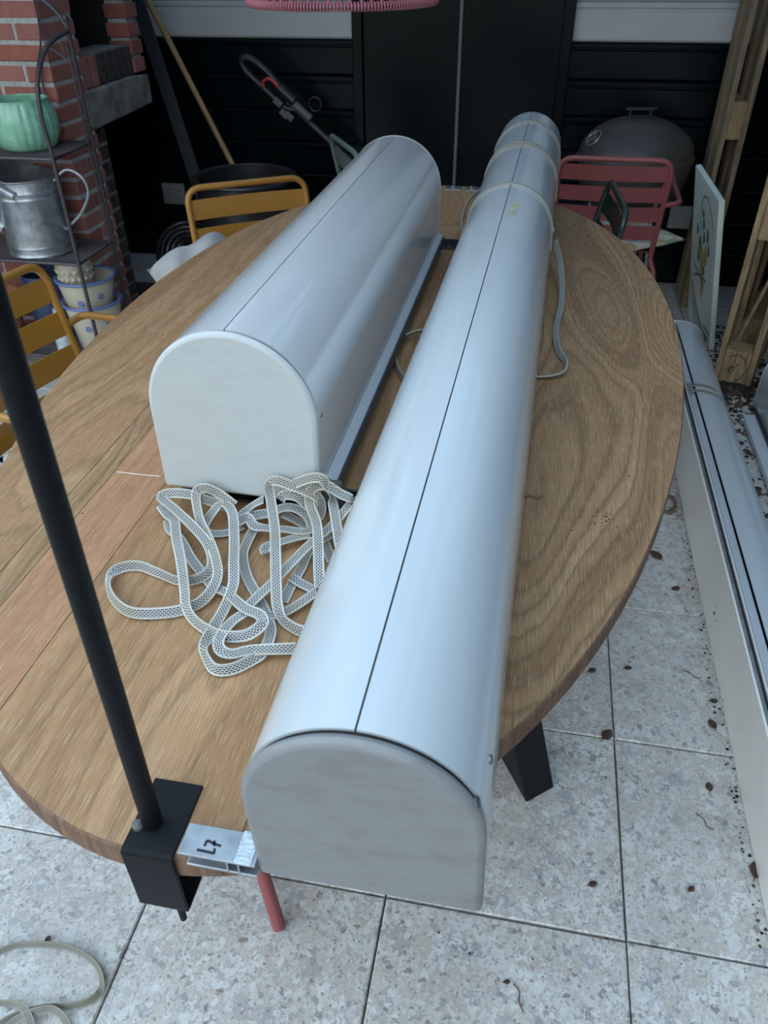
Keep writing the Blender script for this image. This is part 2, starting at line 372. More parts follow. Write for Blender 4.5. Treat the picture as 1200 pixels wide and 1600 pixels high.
cg = empty('ceiling', None, None); tag(cg, 'porch roof of frosted sheets on dark rafters', 'roof', kind='structure')
for k in range(6):
    g = MB(); g.box((-2.36+.78*k, 2.75, 2.56), (.775, 2.85, .016)); g.build('roof_sheet', M['sheet'], cg, smooth=0)
for k in range(7):
    g = MB(); g.box((-2.75+.78*k, 2.75, 2.49), (.06, 2.85, .12)); g.build('rafter', M['ceil'], cg, smooth=0)
g = MB(); g.box((-.4, 1.32, 2.42), (4.9, .08, .14)); g.build('beam', M['ceil'], cg, smooth=0)
g = MB(); g.box((-2.68, 3.1, 1.25), (.1, 2.1, 2.5)); tag(g.build('wall_left', M['plaster'], smooth=0), kind='structure')
g = MB(); g.box((1.98, .65, 2.4), (.1, 7.0, 4.8)); tag(g.build('wall_right_blocker', M['plaster'], smooth=0), kind='structure')  # unseen wall, added and raised tall to block sky light from the right
for lab, x, z in (('pale ventilation grille low on the dark wall beside the brick fireplace', -1.94, .345), ('pale ventilation grille low on the dark wall behind the kettle grill', .708, .34)):
    vt = empty('wall_vent', lab, 'vent', (x, YW-.0, z))
    g = MB(); g.box((0, -.012, 0), (.125, .02, .105)); g.build('vent_plate', M['vent'], vt, bevel=.004)
    for k in range(4):
        g = MB(); g.box((0, -.024, -.03+.02*k), (.09, .008, .008)); g.build('louver', M['vent'], vt, bevel=.002)

# ------------------------------------------------------------------ brick fireplace
FX, FY = -1.74, 2.84
fp = empty('brick_fireplace', 'red brick garden fireplace with a sooty concrete lintel, at the left wall', 'fireplace', (FX, FY, 0))
g = MB(); g.box((-.42, .11, 1.2), (.832, .212, 2.4)); g.build('mortar_core', M['mortar'], fp, smooth=0)
CH = .0645
bm_cache = {}
def brick(c, d, mat='brick', par=fp, name='brick'):
    k = (tuple(round(x, 3) for x in d), mat)
    if k not in bm_cache:
        m = MB(); m.box((0, 0, 0), d)
        me = m.mesh('brick', M[mat], 0); bmm = bmesh.new(); bmm.from_mesh(me)
        bmesh.ops.bevel(bmm, geom=bmm.edges[:], offset=.003, segments=1, affect='EDGES'); bmm.to_mesh(me); bmm.free(); bm_cache[k] = me
    o = bpy.data.objects.new(name, bm_cache[k]); COL.objects.link(o); o.parent = par
    o.location = (c[0]+random.uniform(-.0015, .0015), c[1]+random.uniform(-.002, .002), c[2]+random.uniform(-.0015, .0015))
    o.rotation_euler = (0, 0, random.uniform(-.006, .006))
for k in range(24):
    z = CH*(k+.5)+.005; hh = .0495
    if k % 2:
        brick((-.1, .05, z), (.208, .1, hh)); brick((-.052, .168, z), (.104, .116, hh)); x = -.216
    else:
        brick((-.049, .112, z), (.098, .228, hh)); x = -.109
    while x > -.75:
        brick((x-.104, .05, z), (.206, .1, hh)); x -= .218
# recessed, sooty inner leaf of the near jamb, below the lintel
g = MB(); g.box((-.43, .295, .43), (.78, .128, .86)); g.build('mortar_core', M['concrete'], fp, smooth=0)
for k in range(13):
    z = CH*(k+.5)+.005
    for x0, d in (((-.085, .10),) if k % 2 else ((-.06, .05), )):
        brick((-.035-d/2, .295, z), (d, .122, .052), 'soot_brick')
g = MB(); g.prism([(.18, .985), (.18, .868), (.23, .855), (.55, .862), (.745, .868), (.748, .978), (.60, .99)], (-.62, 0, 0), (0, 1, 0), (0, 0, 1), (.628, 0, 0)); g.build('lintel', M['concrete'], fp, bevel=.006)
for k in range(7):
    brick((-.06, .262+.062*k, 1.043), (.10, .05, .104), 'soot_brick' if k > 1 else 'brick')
g = MB(); g.box((-.09, .45, 1.043), (.14, .44, .11)); g.build('mortar_core', M['concrete'], fp, smooth=0)
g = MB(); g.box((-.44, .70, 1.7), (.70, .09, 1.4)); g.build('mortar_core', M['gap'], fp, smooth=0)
g = MB(); g.box((-.05, .70, 1.7), (.08, .085, 1.4)); g.build('mortar_core', M['mortar'], fp, smooth=0)
for k in range(12):
    z = .99+CH*(k+.5); brick((-.05, .70, z), (.10, .10, .052)); 
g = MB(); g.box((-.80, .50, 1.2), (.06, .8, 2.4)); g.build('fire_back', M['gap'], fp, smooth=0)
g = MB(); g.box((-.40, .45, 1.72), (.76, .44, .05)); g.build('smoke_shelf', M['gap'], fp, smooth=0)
g = MB(); g.box((-.25, .50, .014), (.96, .54, .028)); g.build('hearth_shade_slab', M['soot_brick'], fp, bevel=.006)  # dark slab carried out over the floor to stand in for corner shade

# ------------------------------------------------------------------ dining table
q = [-0.2976, 1.5991, 0.649, 1.2104, -0.0275, 0.0065, -0.0013, 0.0175, -0.0047, 0.0017]
TZ, TT = .757, .034
def outline(n=160):
    out = []
    for k in range(n):
        th = 2*math.pi*k/n
        R = 1+sum(q[4+2*i]*math.cos((i+2)*th)+q[5+2*i]*math.sin((i+2)*th) for i in range(3))
        out.append((q[0]+q[2]*R*math.cos(th), q[1]+q[3]*R*math.sin(th)))
    return out
def clip(poly, x, keep_right):
    out = []
    for a, b in zip(poly, poly[1:]+poly[:1]):
        ia, ib = (a[0] >= x) == keep_right, (b[0] >= x) == keep_right
        if ia: out.append(a)
        if ia != ib:
            t_ = (x-a[0])/(b[0]-a[0]); out.append((x, a[1]+t_*(b[1]-a[1])))
    return out
tb = empty('dining_table', 'large oval table of pale oiled wood, covered with awning cassettes', 'table', (0, 0, 0))
xs = [-1.2, -.672, -.632, -.535, -.215, .0, .6]; mats = ['wood', 'wood_b', 'wood_red', 'wood', 'wood', 'wood_b']
for i in range(6):
    poly = outline()
    if i > 0: poly = clip(poly, xs[i]+.0005, True)
    if i < 5: poly = clip(poly, xs[i+1]-.0005, False)
    g = MB(); n = len(poly); cx = sum(p[0] for p in poly)/n; cy = sum(p[1] for p in poly)/n
    vs = []
    for off, zz in ((0, TZ-TT), (0, TZ-.003), (.0022, TZ)):
        for p in poly:
            d = V(p[0]-q[0], (p[1]-q[1])*.3); d = nrm(d)*off
            vs.append((p[0]-d[0], p[1]-d[1], zz))
    g.add(vs, [tuple(range(2*n, 3*n))], 0)
    g.add(vs, [tuple(range(n))[::-1]]+[(k*n+j, k*n+(j+1) % n, (k+1)*n+(j+1) % n, (k+1)*n+j) for k in range(2) for j in range(n)], 1)
    g.v = g.v[:3*n]; g.f = [g.f[0]]+[[x-3*n for x in f] for f in g.f[1:]]
    g.build('plank', [M[mats[i]], M['edge']], tb, smooth=30)
# splayed black box-section legs
foot = [V(.111, .958, 0), V(.168, 1.006, 0), V(.105, 1.114, 0), V(.048, 1.066, 0)]
lean = V(-.232, -.02, 0)
for sx, sy in ((1, 1), (-1, 1), (1, -1), (-1, -1)):
    P = []
    for zz in (0, .69):
        for p in foot:
            r_ = p+lean*zz+V(0, 0, zz); d = r_-V(q[0], q[1], 0); P.append(V(q[0]+sx*d[0], q[1]+sy*d[1]+(.22 if sx < 0 else 0)*sy*-1, r_[2]))
    g = MB(); g.add(P, [(0, 1, 2, 3), (4, 7, 6, 5), (0, 4, 5, 1), (1, 5, 6, 2), (2, 6, 7, 3), (3, 7, 4, 0)]); g.build('leg', M['black'], tb, bevel=.004)
g = MB(); g.box((q[0], q[1], .703), (.62, 1.3, .026)); g.build('leg_frame', M['black'], tb)
# small scars in the wood
for lab_, pts in (('scratch', [at(183, 737, TZ+.0004), at(215, 741, TZ+.0004), at(250, 744, TZ+.0004)]),):
    g = MB(); g.ribbon(pts, [V(0, 1, 0)]*3, .0014, .0004); g.build('scratch', M['panel'], tb)

# ------------------------------------------------------------------ awning cassettes on the table
def frame(yaw, pit, rol):
    a = V(math.sin(yaw)*math.cos(pit), math.cos(yaw)*math.cos(pit), math.sin(pit)); r = nrm(np.cross(a, (0, 0, 1))); u = np.cross(r, a)
    return math.cos(rol)*r+math.sin(rol)*u, -math.sin(rol)*r+math.cos(rol)*u, a
def frameM(o, yaw, pit, rol):
    r, u, a = frame(yaw, pit, rol)
    return Matrix(((r[0], a[0], u[0], o[0]), (r[1], a[1], u[1], o[1]), (r[2], a[2], u[2], o[2]), (0, 0, 0, 1)))
def dprof(w_, h_, n=28, a0=0, a1=180, off=0, base=True):
    c = h_-w_/2; R = w_/2+off
    return [(R*math.cos(math.radians(a0+(a1-a0)*k/n)), c+R*math.sin(math.radians(a0+(a1-a0)*k/n))) for k in range(n+1)]
def dfull(w_, h_, off=0, n=48): return [(w_/2+off, -off)]+dprof(w_, h_, n, off=off)+[(-w_/2-off, -off)]
def shell(g, pts, th, s0, s1, inward):
    inn = inward(pts); n = len(pts); poly = pts+inn[::-1]
    N = len(poly); vs = [(p[0], s0, p[1]) for p in poly]+[(p[0], s1, p[1]) for p in poly]; fs = []
    for i in range(N): fs.append((i, (i+1) % N, N+(i+1) % N, N+i))
    for i in range(n-1):
        fs.append((i, N-1-i, N-2-i, i+1)); fs.append((N+i, N+i+1, N+N-2-i, N+N-1-i))
    g.add(vs, fs)
def cassette(name, label, Mx, w_, h_, L, cover, cap, slot=0.0, seam=90, capt=.013):
    r = empty(name, label, 'awning cassette', M=Mx); th = .0028
    def inw(side):
        def f(pts):
            c = h_-w_/2; out = []
            for x, z in pts:
                if z <= c: out.append((x-math.copysign(th, x), z))
                else:
                    d = math.hypot(x, z-c); out.append((x*(1-th/d), c+(z-c)*(1-th/d)))
            return out
        return f
    gp = math.degrees(.0009/(w_/2))
    R_ = [(w_/2, slot)]+dprof(w_, h_, 24, 0, seam-gp); L_ = dprof(w_, h_, 24, seam+gp, 180)+[(-w_/2, 0)]
    for pts in (R_, L_):
        g = MB(); shell(g, pts, th, capt+.0022, L-capt-.0022, inw(0)); g.build('cover', cover, r)
    pin = dfull(w_-2*th-.001, h_-th-.0005)
    g = MB(); g.prism([(x, max(z, slot+.004)) for x, z in pin], (0, capt, 0), (1, 0, 0), (0, 0, 1), (0, L-2*capt, 0)); g.build('inner_drum', M['gap'], r, smooth=25)
    for s0 in (0, L-capt):
        g = MB(); pf = dfull(w_, h_, .0008); g.prism(pf, (0, s0, 0), (1, 0, 0), (0, 0, 1), (0, capt, 0)); 
        o = g.build('end_cap', cap, r, smooth=0, bevel=.0065, seg=3); o.data.polygons.foreach_set('use_smooth', [True]*len(o.data.polygons)); o.data.set_sharp_from_angle(angle=math.radians(50))
    return r
def screw_on(r, w_, h_, ang, s, rad=.004):
    c = h_-w_/2; n = V(math.cos(math.radians(ang)), 0, math.sin(math.radians(ang))) if ang is not None else V(1, 0, 0)
    p = V(0, s, c)+n*w_/2; g = MB(); g.tube([p-n*.001, p+n*.0016, p+n*.0022], [rad, rad, rad*.6], 14); g.build('screw', M['screw'], r)
QA = [-0.0842, 0.3373, 0.7625, 0.0176, 0.0039, 0.0371, 0.2039, 0.2132, 2.5307]
QB = [-0.3837, 0.8694, 0.79, 0.0089, 0.0015, -0.0095, 0.2406, 0.2551, 1.2425]
MA = frameM(QA[:3], *QA[3:6]); MBx = frameM(QB[:3], *QB[3:6])
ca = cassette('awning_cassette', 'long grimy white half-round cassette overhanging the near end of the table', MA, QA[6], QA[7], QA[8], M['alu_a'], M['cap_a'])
screw_on(ca, QA[6], QA[7], 14, .062); screw_on(ca, QA[6], QA[7], 24, .010, .0045)
g = MB(); pr = dprof(QA[6], QA[7], 4, 74, 83, off=.0006)
g.add([(x, s_, z) for s_ in (1.36, 1.39, 1.43, 1.455) for x, z in pr], [(i*5+k, i*5+k+1, i*5+6+k, i*5+5+k) for i in range(3) for k in range(4)]); g.build('sticker_residue', plain('sticker_residue', (.42, .43, .30), .8, scale=120, var=.35), ca)
cb = cassette('awning_cassette', 'shorter clean half-round cassette with a rail along its side, left on the table', MBx, QB[6], QB[7], QB[8], M['alu_b'], M['cap_b'], slot=.030)
screw_on(cb, QB[6], QB[7], None, .028, .0035)
g = MB(); g.prism([(-.02, .026), (.001, .022), (.012, .010), (.012, -.004), (-.02, -.004)], (QB[6]/2, .045, 0), (1, 0, 0), (0, 0, 1), (0, 1.19, 0)); g.build('bottom_rail', M['rail'], cb, bevel=.002)
g = MB(); g.box((QB[6]/2+.0145, .642, .0), (.005, 1.195, .018)); g.build('rail_lip', M['rail_dark'], cb, bevel=.0015)
g = MB(); g.box((QB[6]/2+.006, .028, .006), (.036, .028, .026)); g.build('rail_end', M['greyplastic'], cb, bevel=.003)
# bars the cassettes lie on
bars = []
for lab, y, x0, x1 in (('dark steel angle bar under the front of the shorter cassette', .915, -.50, -.19), ('dark steel angle bar under the far end of the shorter cassette', 2.15, -.49, -.16)):
    o = empty('angle_bar', lab, 'steel bar', ((x0+x1)/2, y, TZ), group=None)
    g = MB(); g.box((0, 0, .0025), (x1-x0, .038, .004)); g.build('flat_flange', M['steel_dark'], o, bevel=.001)
    g = MB(); g.box((0, .017, .011), (x1-x0, .004, .016)); g.build('upright_flange', M['steel_dark'], o, bevel=.001)
    for xx in (-.1, .1):
        g = MB(); g.tube([(xx, -.004, .004), (xx, -.004, .0065)], .006, 12); g.build('bolt', M['screw'], o)
o = empty('mounting_profile', 'galvanised steel channel hand-marked L7, sticking out left of the long cassette', 'steel channel', (0, 0, 0))
X0, X1, Y0, Y1, Z0, Z1 = -.262, -.187, .3345, .3655, .7575, .779
g = MB(); g.box(((X0+X1)/2, (Y0+Y1)/2, Z1-.0015), (X1-X0, Y1-Y0, .003)); tf_ = g.build('top_flange', M['zinc'], o, bevel=.0008)
g = MB(); g.box(((X0+X1)/2+.003, (Y0+Y1)/2-.0, Z0+.0015), (X1-X0-.006, Y1-Y0-.002, .003)); g.build('bottom_flange', M['zinc'], o, bevel=.0008)
g = MB(); g.box(((X0+X1)/2, (Y0+Y1)/2, (Z0+Z1)/2), (X1-X0-.004, .003, Z1-Z0-.005)); g.build('web', M['zinc'], o)
for xx in (-.215, -.204):
    g = MB(); g.box((xx, Y0+.006, (Z0+Z1)/2), (.0018, .010, Z1-Z0-.005)); g.build('stop_plate', M['zinc'], o)
g = MB(); g.box((-.199, (Y0+Y1)/2, Z1+.0006), (.016, Y1-Y0+.001, .0012)); g.build('clear_tape', M['tape'], o)
def onb(px, py): return at(px, py, Z1+.0004)
g = MB()
C7 = lambda x, y: onb(200+x*280/1200, 1220+y*260/1114)
for pts in ([C7(462, 460), C7(520, 472), C7(575, 485), C7(581, 452)], [C7(512, 436), C7(522, 412), C7(532, 398), C7(575, 420), C7(622, 436)], [C7(580, 400), C7(575, 436)]):
    pp = fillet(pts, .001); g.ribbon(pp, [np.cross(nrm(pp[min(i+1, len(pp)-1)]-pp[max(i-1, 0)]), (0, 0, 1)) for i in range(len(pp))], .0022, .0004)
g.build('marker_writing', M['ink'], tf_)

for lab, px, py, w_ in (('small dark steel plate at the far edge of the table between the cassettes', 712, 288, .055), ('small grey steel lug at the far table edge left of the long cassette', 741, 286, .04)):
    p = at(px, py, TZ); o = empty('steel_plate', lab, 'steel plate', (p[0], min(p[1], 2.775), TZ))
    g = MB(); g.box((0, 0, .002), (w_, .05, .004)); g.build('plate', M['zinc'], o, bevel=.001)
    g = MB(); g.tube([(0, 0, .004), (0, 0, .012)], .007, 8); g.build('bolt', M['screw'], o)

# ------------------------------------------------------------------ clamp stand
cl = empty('clamp_pole', 'black round pole on a C-clamp gripping the near left table edge', 'clamp stand', (-.297, .366, TZ))
g = MB()
sec = fillet([V(0, .050, .004), V(0, -.031, .004), V(0, -.031, -.098), V(0, .030, -.098)], .006)
n = len(sec); vs = []; fs = []; tk = .004
for i, p in enumerate(sec):
    d = nrm(sec[min(i+1, n-1)]-sec[max(i-1, 0)]); nn = V(0, -d[2], d[1])
    for xx in (-.026, .026): vs += [p+V(xx, 0, 0), p+nn*tk+V(xx, 0, 0)]
for i in range(n-1):
    a, b = i*4, i*4+4
    fs += [(a, a+2, b+2, b), (a+1, b+1, b+3, a+3), (a, b, b+1, a+1), (a+2, a+3, b+3, b+2)]
fs += [(0, 1, 3, 2), ((n-1)*4, (n-1)*4+2, (n-1)*4+3, (n-1)*4+1)]
g.add(vs, fs); g.build('clamp_bracket', M['black'], cl, bevel=.0008)
g = MB(); g.tube([(-.007, .002, .004), (.0, .003, .5), (.008, .004, 1.15)], .0098, 20); g.build('pole', M['black'], cl)
g = MB(); g.lathe([(0, .004), (.006, .004), (.006, .008), (.003, .011), (0, .0115)], 14, (-.019, -.004, 0)); g.build('grub_screw', M['greyplastic'], cl)
g = MB(); g.tube([(.010, -.020, -.135), (.010, -.020, -.046)], .0038, 12); g.build('clamp_bolt', M['black'], cl)
g = MB(); g.tube([(.010, -.018, -.046), (.010, -.018, -.0345)], .010, 16); g.build('clamp_pad', M['black'], cl)

# ------------------------------------------------------------------ straps
def strap_obj(name, paths, mat, label, width=.0145, parent=None):
    g = MB()
    for P in paths:
        pts = [at(p[0], p[1], p[2]) if len(p) > 2 and p[0] > 5 or abs(p[1]) > 5 else V(*p[:3]) for p in P]
        al = [p[3] if len(p) > 3 else 0 for p in P]
        for i_, p_ in enumerate(pts):
            if p_[2] > .7 and p_[1] > .852 and p_[0] < -.185 and p_[2] > TZ+.012:      # keeps clear of the cassette's front plate
                e_ = V(0, 0, CAM_H); pts[i_] = e_+(p_-e_)*(.852/p_[1])
        full = spl([np.append(a, b) for a, b in zip(pts, al)], 7)
        xyz = [f[:3] for f in full]; wv = []
        N = len(xyz); pw = None
        for i in range(N):
            t_ = nrm(xyz[min(i+1, N-1)]-xyz[max(i-1, 0)]); b_ = math.radians(min(78, abs(full[i][3])*1.05))
            nn_ = V(.12*math.sin(b_), -math.sin(b_), math.cos(b_)); w_ = np.cross(nn_, t_); w_ = nrm(w_)
            if pw is not None: w_ = nrm(.55*w_+.45*pw)
            pw = w_; wv.append(w_)
        g.ribbon(xyz, wv, width)
    o = g.build(name, mat, parent, smooth=40)
    if label: tag(o, label, 'strap')
    return o
k1 = lambda x, y, z, a=0: (150+x*250/1176, 720+y*340/1600, z, a)     # reading off two enlarged views of the photograph
k2 = lambda x, y, z, a=0: (380+x*200/1067, 720+y*300/1600, z, a)
TF = TZ+.001
pile = [
    [k1(1020, 330, .79, 55), k1(900, 240, .792, 60), k1(800, 200, .79, 65), k1(735, 240, .788, 70), k1(760, 420, .786, 60), k1(830, 580, .785, 45), k1(880, 720, .783, 50), k1(890, 860, .775, 60), k1(800, 1010, .768, 55), k1(650, 1090, .767, 50), k1(450, 1120, .767, 52), k1(250, 1110, .767, 58), k1(130, 1020, .767, 68), k1(90, 900, .768, 75), k1(150, 800, .768, 62), k1(300, 770, .768, 62), k1(450, 820, .768, 70), k1(600, 880, .768, 76), k1(740, 870, .770, 74), k1(840, 800, .774, 60), k1(850, 690, .780, 30), k1(800, 580, .786, 12), k1(680, 450, .790, 5), k1(560, 340, .793, 0), k1(480, 270, .790, -10), k1(520, 240, .785, -40), k1(680, 245, .782, -55), k1(850, 300, .780, -55), k1(1000, 350, .778, -50)],
    [k1(470, 320, .776, -40), k1(530, 400, .780, -10), k1(575, 440, .787, 5), k1(590, 560, .788, 20), k1(625, 740, .785, 40), k1(650, 940, .778, 58), k1(665, 1080, .772, 66), k1(740, 1190, .768, 60), k1(900, 1280, .768, 52), k1(1060, 1290, .770, 50), k1(1150, 1260, .778, 50), k1(1225, 1190, .785, 48), k1(1200, 1130, .783, 20), k1(1090, 1080, .778, 8), k1(960, 970, .770, 0), k1(870, 930, .765, 0), k1(800, 850, .763, 0), k1(700, 720, .762, 0), k1(620, 580, .763, 0), k1(545, 500, .765, 30), k1(530, 430, .768, 40)],
    [k1(1075, 480, TF+.004, 5), k1(960, 530, TF+.004, 5), k1(830, 530, TF+.006, 0), k1(800, 470, .77, 10), k1(880, 350, .785, 12), k1(940, 315, .793, 5), k1(1000, 380, .795, 0), k1(1015, 560, .792, 0), k1(1012, 760, .785, 0), k1(1010, 900, .778, 0), k1(975, 1010, .772, 10), k1(930, 1110, .769, 40), k1(860, 1230, .767, 60), k1(800, 1340, .766, 70), k1(800, 1430, .766, 70), k1(870, 1530, .766, 55), k1(1000, 1530, .766, 50), k1(1150, 1460, .766, 48), k1(1230, 1400, .766, 25), k1(1280, 1280, .764, 5), k1(1270, 1180, .763, 0), k1(1190, 1000, .762, 0), k1(1110, 850, .762, 0), k1(1080, 700, .762, 0), k1(1110, 600, .764, 10), k1(1160, 500, .768, 20)],
    [(462, 1013, .767, 30), (435, 1014, .769, 20), (390, 1016, .770, 8), k1(1000, 1420, .771, 5), k1(915, 1390, .772, 15), k1(905, 1310, .772, 20), k1(990, 1190, .770, 0), k1(1100, 1110, .772, 0), k2(60, 1190, .773, 0), k2(250, 1010, .776, 0), k2(430, 820, .780, 0), k2(560, 690, .784, 0), k2(740, 540, .788, 0), k2(890, 360, .788, 0), k2(905, 320, .785, 20), k2(820, 280, .780, 30), k2(740, 230, .776, 30)],
    [k2(500, 1420, .767, 50), k2(430, 1395, .768, 62), k2(330, 1320, .772, 70), k2(285, 1200, .778, 45), k2(275, 1050, .784, 15), k2(270, 800, .795, 0), k2(262, 560, .803, 0), k2(230, 330, .808, 0), k2(215, 200, .806, -15), k2(270, 165, .800, -50), k2(400, 205, .792, -50), k2(540, 260, .785, -45), k2(640, 330, .780, -20), k2(650, 470, .775, 0)],
    [k2(640, 1060, .772, 20), k2(630, 900, .782, 5), k2(625, 700, .792, 0), k2(610, 520, .799, 5), k2(560, 380, .803, 30), k2(555, 270, .803, 62), k2(620, 205, .802, 60), k2(720, 215, .800, 40), k2(750, 250, .797, 20)],
    [k2(430, 190, .798, 50), k2(540, 150, .803, 50), k2(640, 145, .806, 40), k2(700, 210, .806, 10), k2(745, 350, .803, 0), k2(775, 520, .796, 0), k2(800, 680, .788, 0), k2(820, 760, .78, 0)],
    [k2(170, 320, .778, 20), k2(80, 370, .776, 10), k2(0, 440, .776, 20), k2(-40, 500, .778, 60), k2(40, 470, .782, 60), k2(90, 540, .778, 20), k2(200, 560, .775, 0), k2(350, 570, .774, 0), k2(500, 590, .775, 0), k2(570, 560, .778, 10), k2(540, 470, .782, 10), k2(440, 400, .786, 15), k2(340, 390, .786, 20), k2(230, 430, .780, 30), k2(120, 450, .776, 35), k2(10, 470, .772, 35)],
    [k2(190, 770, .768, 10), k2(185, 720, .770, 10), k2(300, 680, .770, 0), k2(440, 640, .772, 0), k2(560, 620, .774, 0)],
    [k2(220, 1290, .764, 0), k2(350, 1260, .766, 0), k2(500, 1170, .767, 0), k2(620, 1080, .768, 0)],
    [k2(540, 380, .790, 35), k2(450, 300, .793, 50), k2(340, 285, .792, 55), k2(310, 330, .788, 40)],
    [k2(400, 970, .766, 0), k2(480, 1020, .765, 0), k2(580, 1070, .764, 0)],
    [k2(330, 1180, TF+.002, 0), k2(400, 1040, TF+.003, 0), k2(480, 900, TF+.004, 0), k2(560, 740, TF+.006, 0), k2(720, 620, TF+.008, 0)],
    [k2(740, 840, TF+.003, 0), k2(700, 740, TF+.004, 0), k2(650, 640, TF+.006, 0), k2(480, 520, TF+.009, 0), k2(330, 440, TF+.012, 10)],
]
strap_obj('webbing_strap', pile, M['strap'], 'tangled heap of striped white webbing in front of the shorter cassette')
# strap tied round the long cassette
def round_A(s, a0=-25, a1=205, off=.0024, slant=0.0):
    c = QA[7]-QA[6]/2; R = QA[6]/2+off; out = []
    for k in range(25):
        a = math.radians(a0+(a1-a0)*k/24); x, z = R*math.cos(a), c+R*math.sin(a)
        if z < c: x = math.copysign(R, x)
        p = MA @ Vector((x, s+slant*(k/24-.5), max(z, .004))); out.append(V(*p))
    return out
g = MB()
def band(path, wd): g.ribbon(path, wd, .0125, .0034)
axA = V(*(MA.to_3x3() @ Vector((0, 1, 0))))
for s, sl in ((1.60, .05), (2.03, .03), (2.06, .09), (2.36, .0)):
    p = round_A(s, slant=sl); band(p, [axA]*len(p))
e0 = round_A(1.60, slant=.05)
def strip(P, al):
    pts = spl([np.append(p, a) for p, a in zip(P, al)], 6); xyz = [x[:3] for x in pts]; wv = []
    for i in range(len(xyz)):
        t_ = xyz[min(i+1, len(xyz)-1)]-xyz[max(i-1, 0)]; h_ = nrm(V(-t_[1], t_[0], 0)); a = math.radians(pts[i][3]); wv.append(h_*math.cos(a)+V(0, 0, math.sin(a)))
    band(xyz, wv)
strip([e0[3]+V(.002, 0, 0), at(868, 375, .84), at(877, 420, .80), at(878, 470, .772), at(869, 515, .768), at(872, 545, .768), at(884, 565, .768), at(880, 582, .765), at(860, 588, .763), at(836, 588, .762)], [70, 60, 40, 20, 30, 60, 75, 60, 40, 20])
strip([at(668, 516, .775), at(650, 518, .775), at(628, 530, .773), at(619, 555, .769), at(620, 572, .767), at(628, 588, .766), at(640, 600, .765)], [40, 45, 65, 80, 80, 80, 75])
strip([at(752, 296, .80), at(735, 310, .79), at(724, 330, .775), at(721, 352, .768), at(727, 372, .766), at(745, 380, .766)], [75, 80, 80, 80, 80, 80])
tag(g.build('webbing_strap', M['strap_grey'], smooth=40), 'narrow grey strap wound round the far end of the long cassette', 'strap')

# ------------------------------------------------------------------ cassettes on the floor, right
cc = empty('awning_cassette', 'white half-round cassette lying on its back on the floor right of the table', 'awning cassette', (.553, .62, 0))
LC = 2.5
prof = [(.050, .204), (.075, .204)]+[(.075+.098*math.sin(math.radians(a)), .106+.098*math.cos(math.radians(a))) for a in range(6, 181, 6)]+[(.04, .008)]
def xprof(pts, th): # outline offset towards the inside
    out = []
    for i, p in enumerate(pts):
        a, b = V(*pts[max(i-1, 0)]), V(*pts[min(i+1, len(pts)-1)]); d = nrm(b-a); out.append((p[0]-d[1]*-1*th*-1, p[1]-d[0]*th))
    return out
g = MB(); inn = xprof(prof, .003); n = len(prof); poly = prof+inn[::-1]; N = len(poly)
g.add([(p[0], .012, p[1]) for p in poly]+[(p[0], LC-.014, p[1]) for p in poly], [(i, (i+1) % N, N+(i+1) % N, N+i) for i in range(N)]+[(i, N-1-i, N-2-i, i+1) for i in range(n-1)]+[(N+i, N+i+1, N+N-2-i, N+N-1-i) for i in range(n-1)])
g.build('cover', M['alu_a'], cc)
cappoly = [(.0, .0), (.0, .196), (.050, .2045)]+[(x+.001, z) for x, z in prof[1:]]+[(.04, 0)]
for s0 in (0, LC-.012):
    g = MB(); g.prism(cappoly, (0, s0, 0), (1, 0, 0), (0, 0, 1), (0, .012, 0)); g.build('end_cap', M['cap_rim'], cc, smooth=30, bevel=.002)
g = MB(); g.box((.003, LC/2, .098), (.006, LC-.03, .194)); g.build('back_panel', M['panel'], cc, bevel=.0015)
g = MB(); g.box((.0085, LC/2, .1955), (.004, LC-.03, .012)); g.build('rail_lip', M['zinc'], cc, bevel=.001)
g = MB(); g.box((.014, LC/2, .191), (.007, LC-.03, .010)); g.build('rail_channel', M['steel_dark'], cc)
g = MB(); g.box((.0195, LC/2, .197), (.004, LC-.03, .014)); g.build('rail_lip', M['panel'], cc, bevel=.001)
g = MB(); g.box((.05, LC/2, .10), (.05, LC-.04, .12)); g.build('inner_drum', M['gap'], cc)
g = MB(); g.box((.038, LC/2, .188), (.022, LC-.03, .012)); g.build('rail_slat', M['rail'], cc, bevel=.003)
for px, py in ((1116, 958), (1118, 947), (1119, 970), (1125, 1075), (1130, 1095)):
    d = at(px, py, 0)-V(0, 0, CAM_H); p = V(0, 0, CAM_H)+d*(.5528/d[0]); g = MB(); g.tube([p-V(.0006, 0, 0)-V(.553, .62, 0), p+V(-.001, 0, 0)-V(.553, .62, 0)], .0022 if py != 958 else .005, 8); g.build('dirt_spot', M['soil'], cc)
g = MB(); cpts = []
for k in range(22):
    a = math.radians(-4+150*k/21); bul = .0025+.028*max(0, math.sin(math.radians((k-11)*18)))*(k > 11)
    cpts.append(V(.553+.070+(.098+bul)*math.sin(a), 2.545-.03*(k/21), .106+(.098+bul*.6)*math.cos(a)))
cpts = [V(.553+.02, 2.54, .2065)]+cpts
g.ribbon(cpts, [V(0, 1, 0)]*len(cpts), .018, .0014)
cp2 = [p+V(.0, -.045, .001) for p in cpts]; g.ribbon(cp2, [V(0, 1, .0)]*len(cp2), .016, .0014)
tag(g.build('webbing_strap', M['strap_olive'], smooth=40), 'grey-green strap looped over the floor cassette right of the table', 'strap')

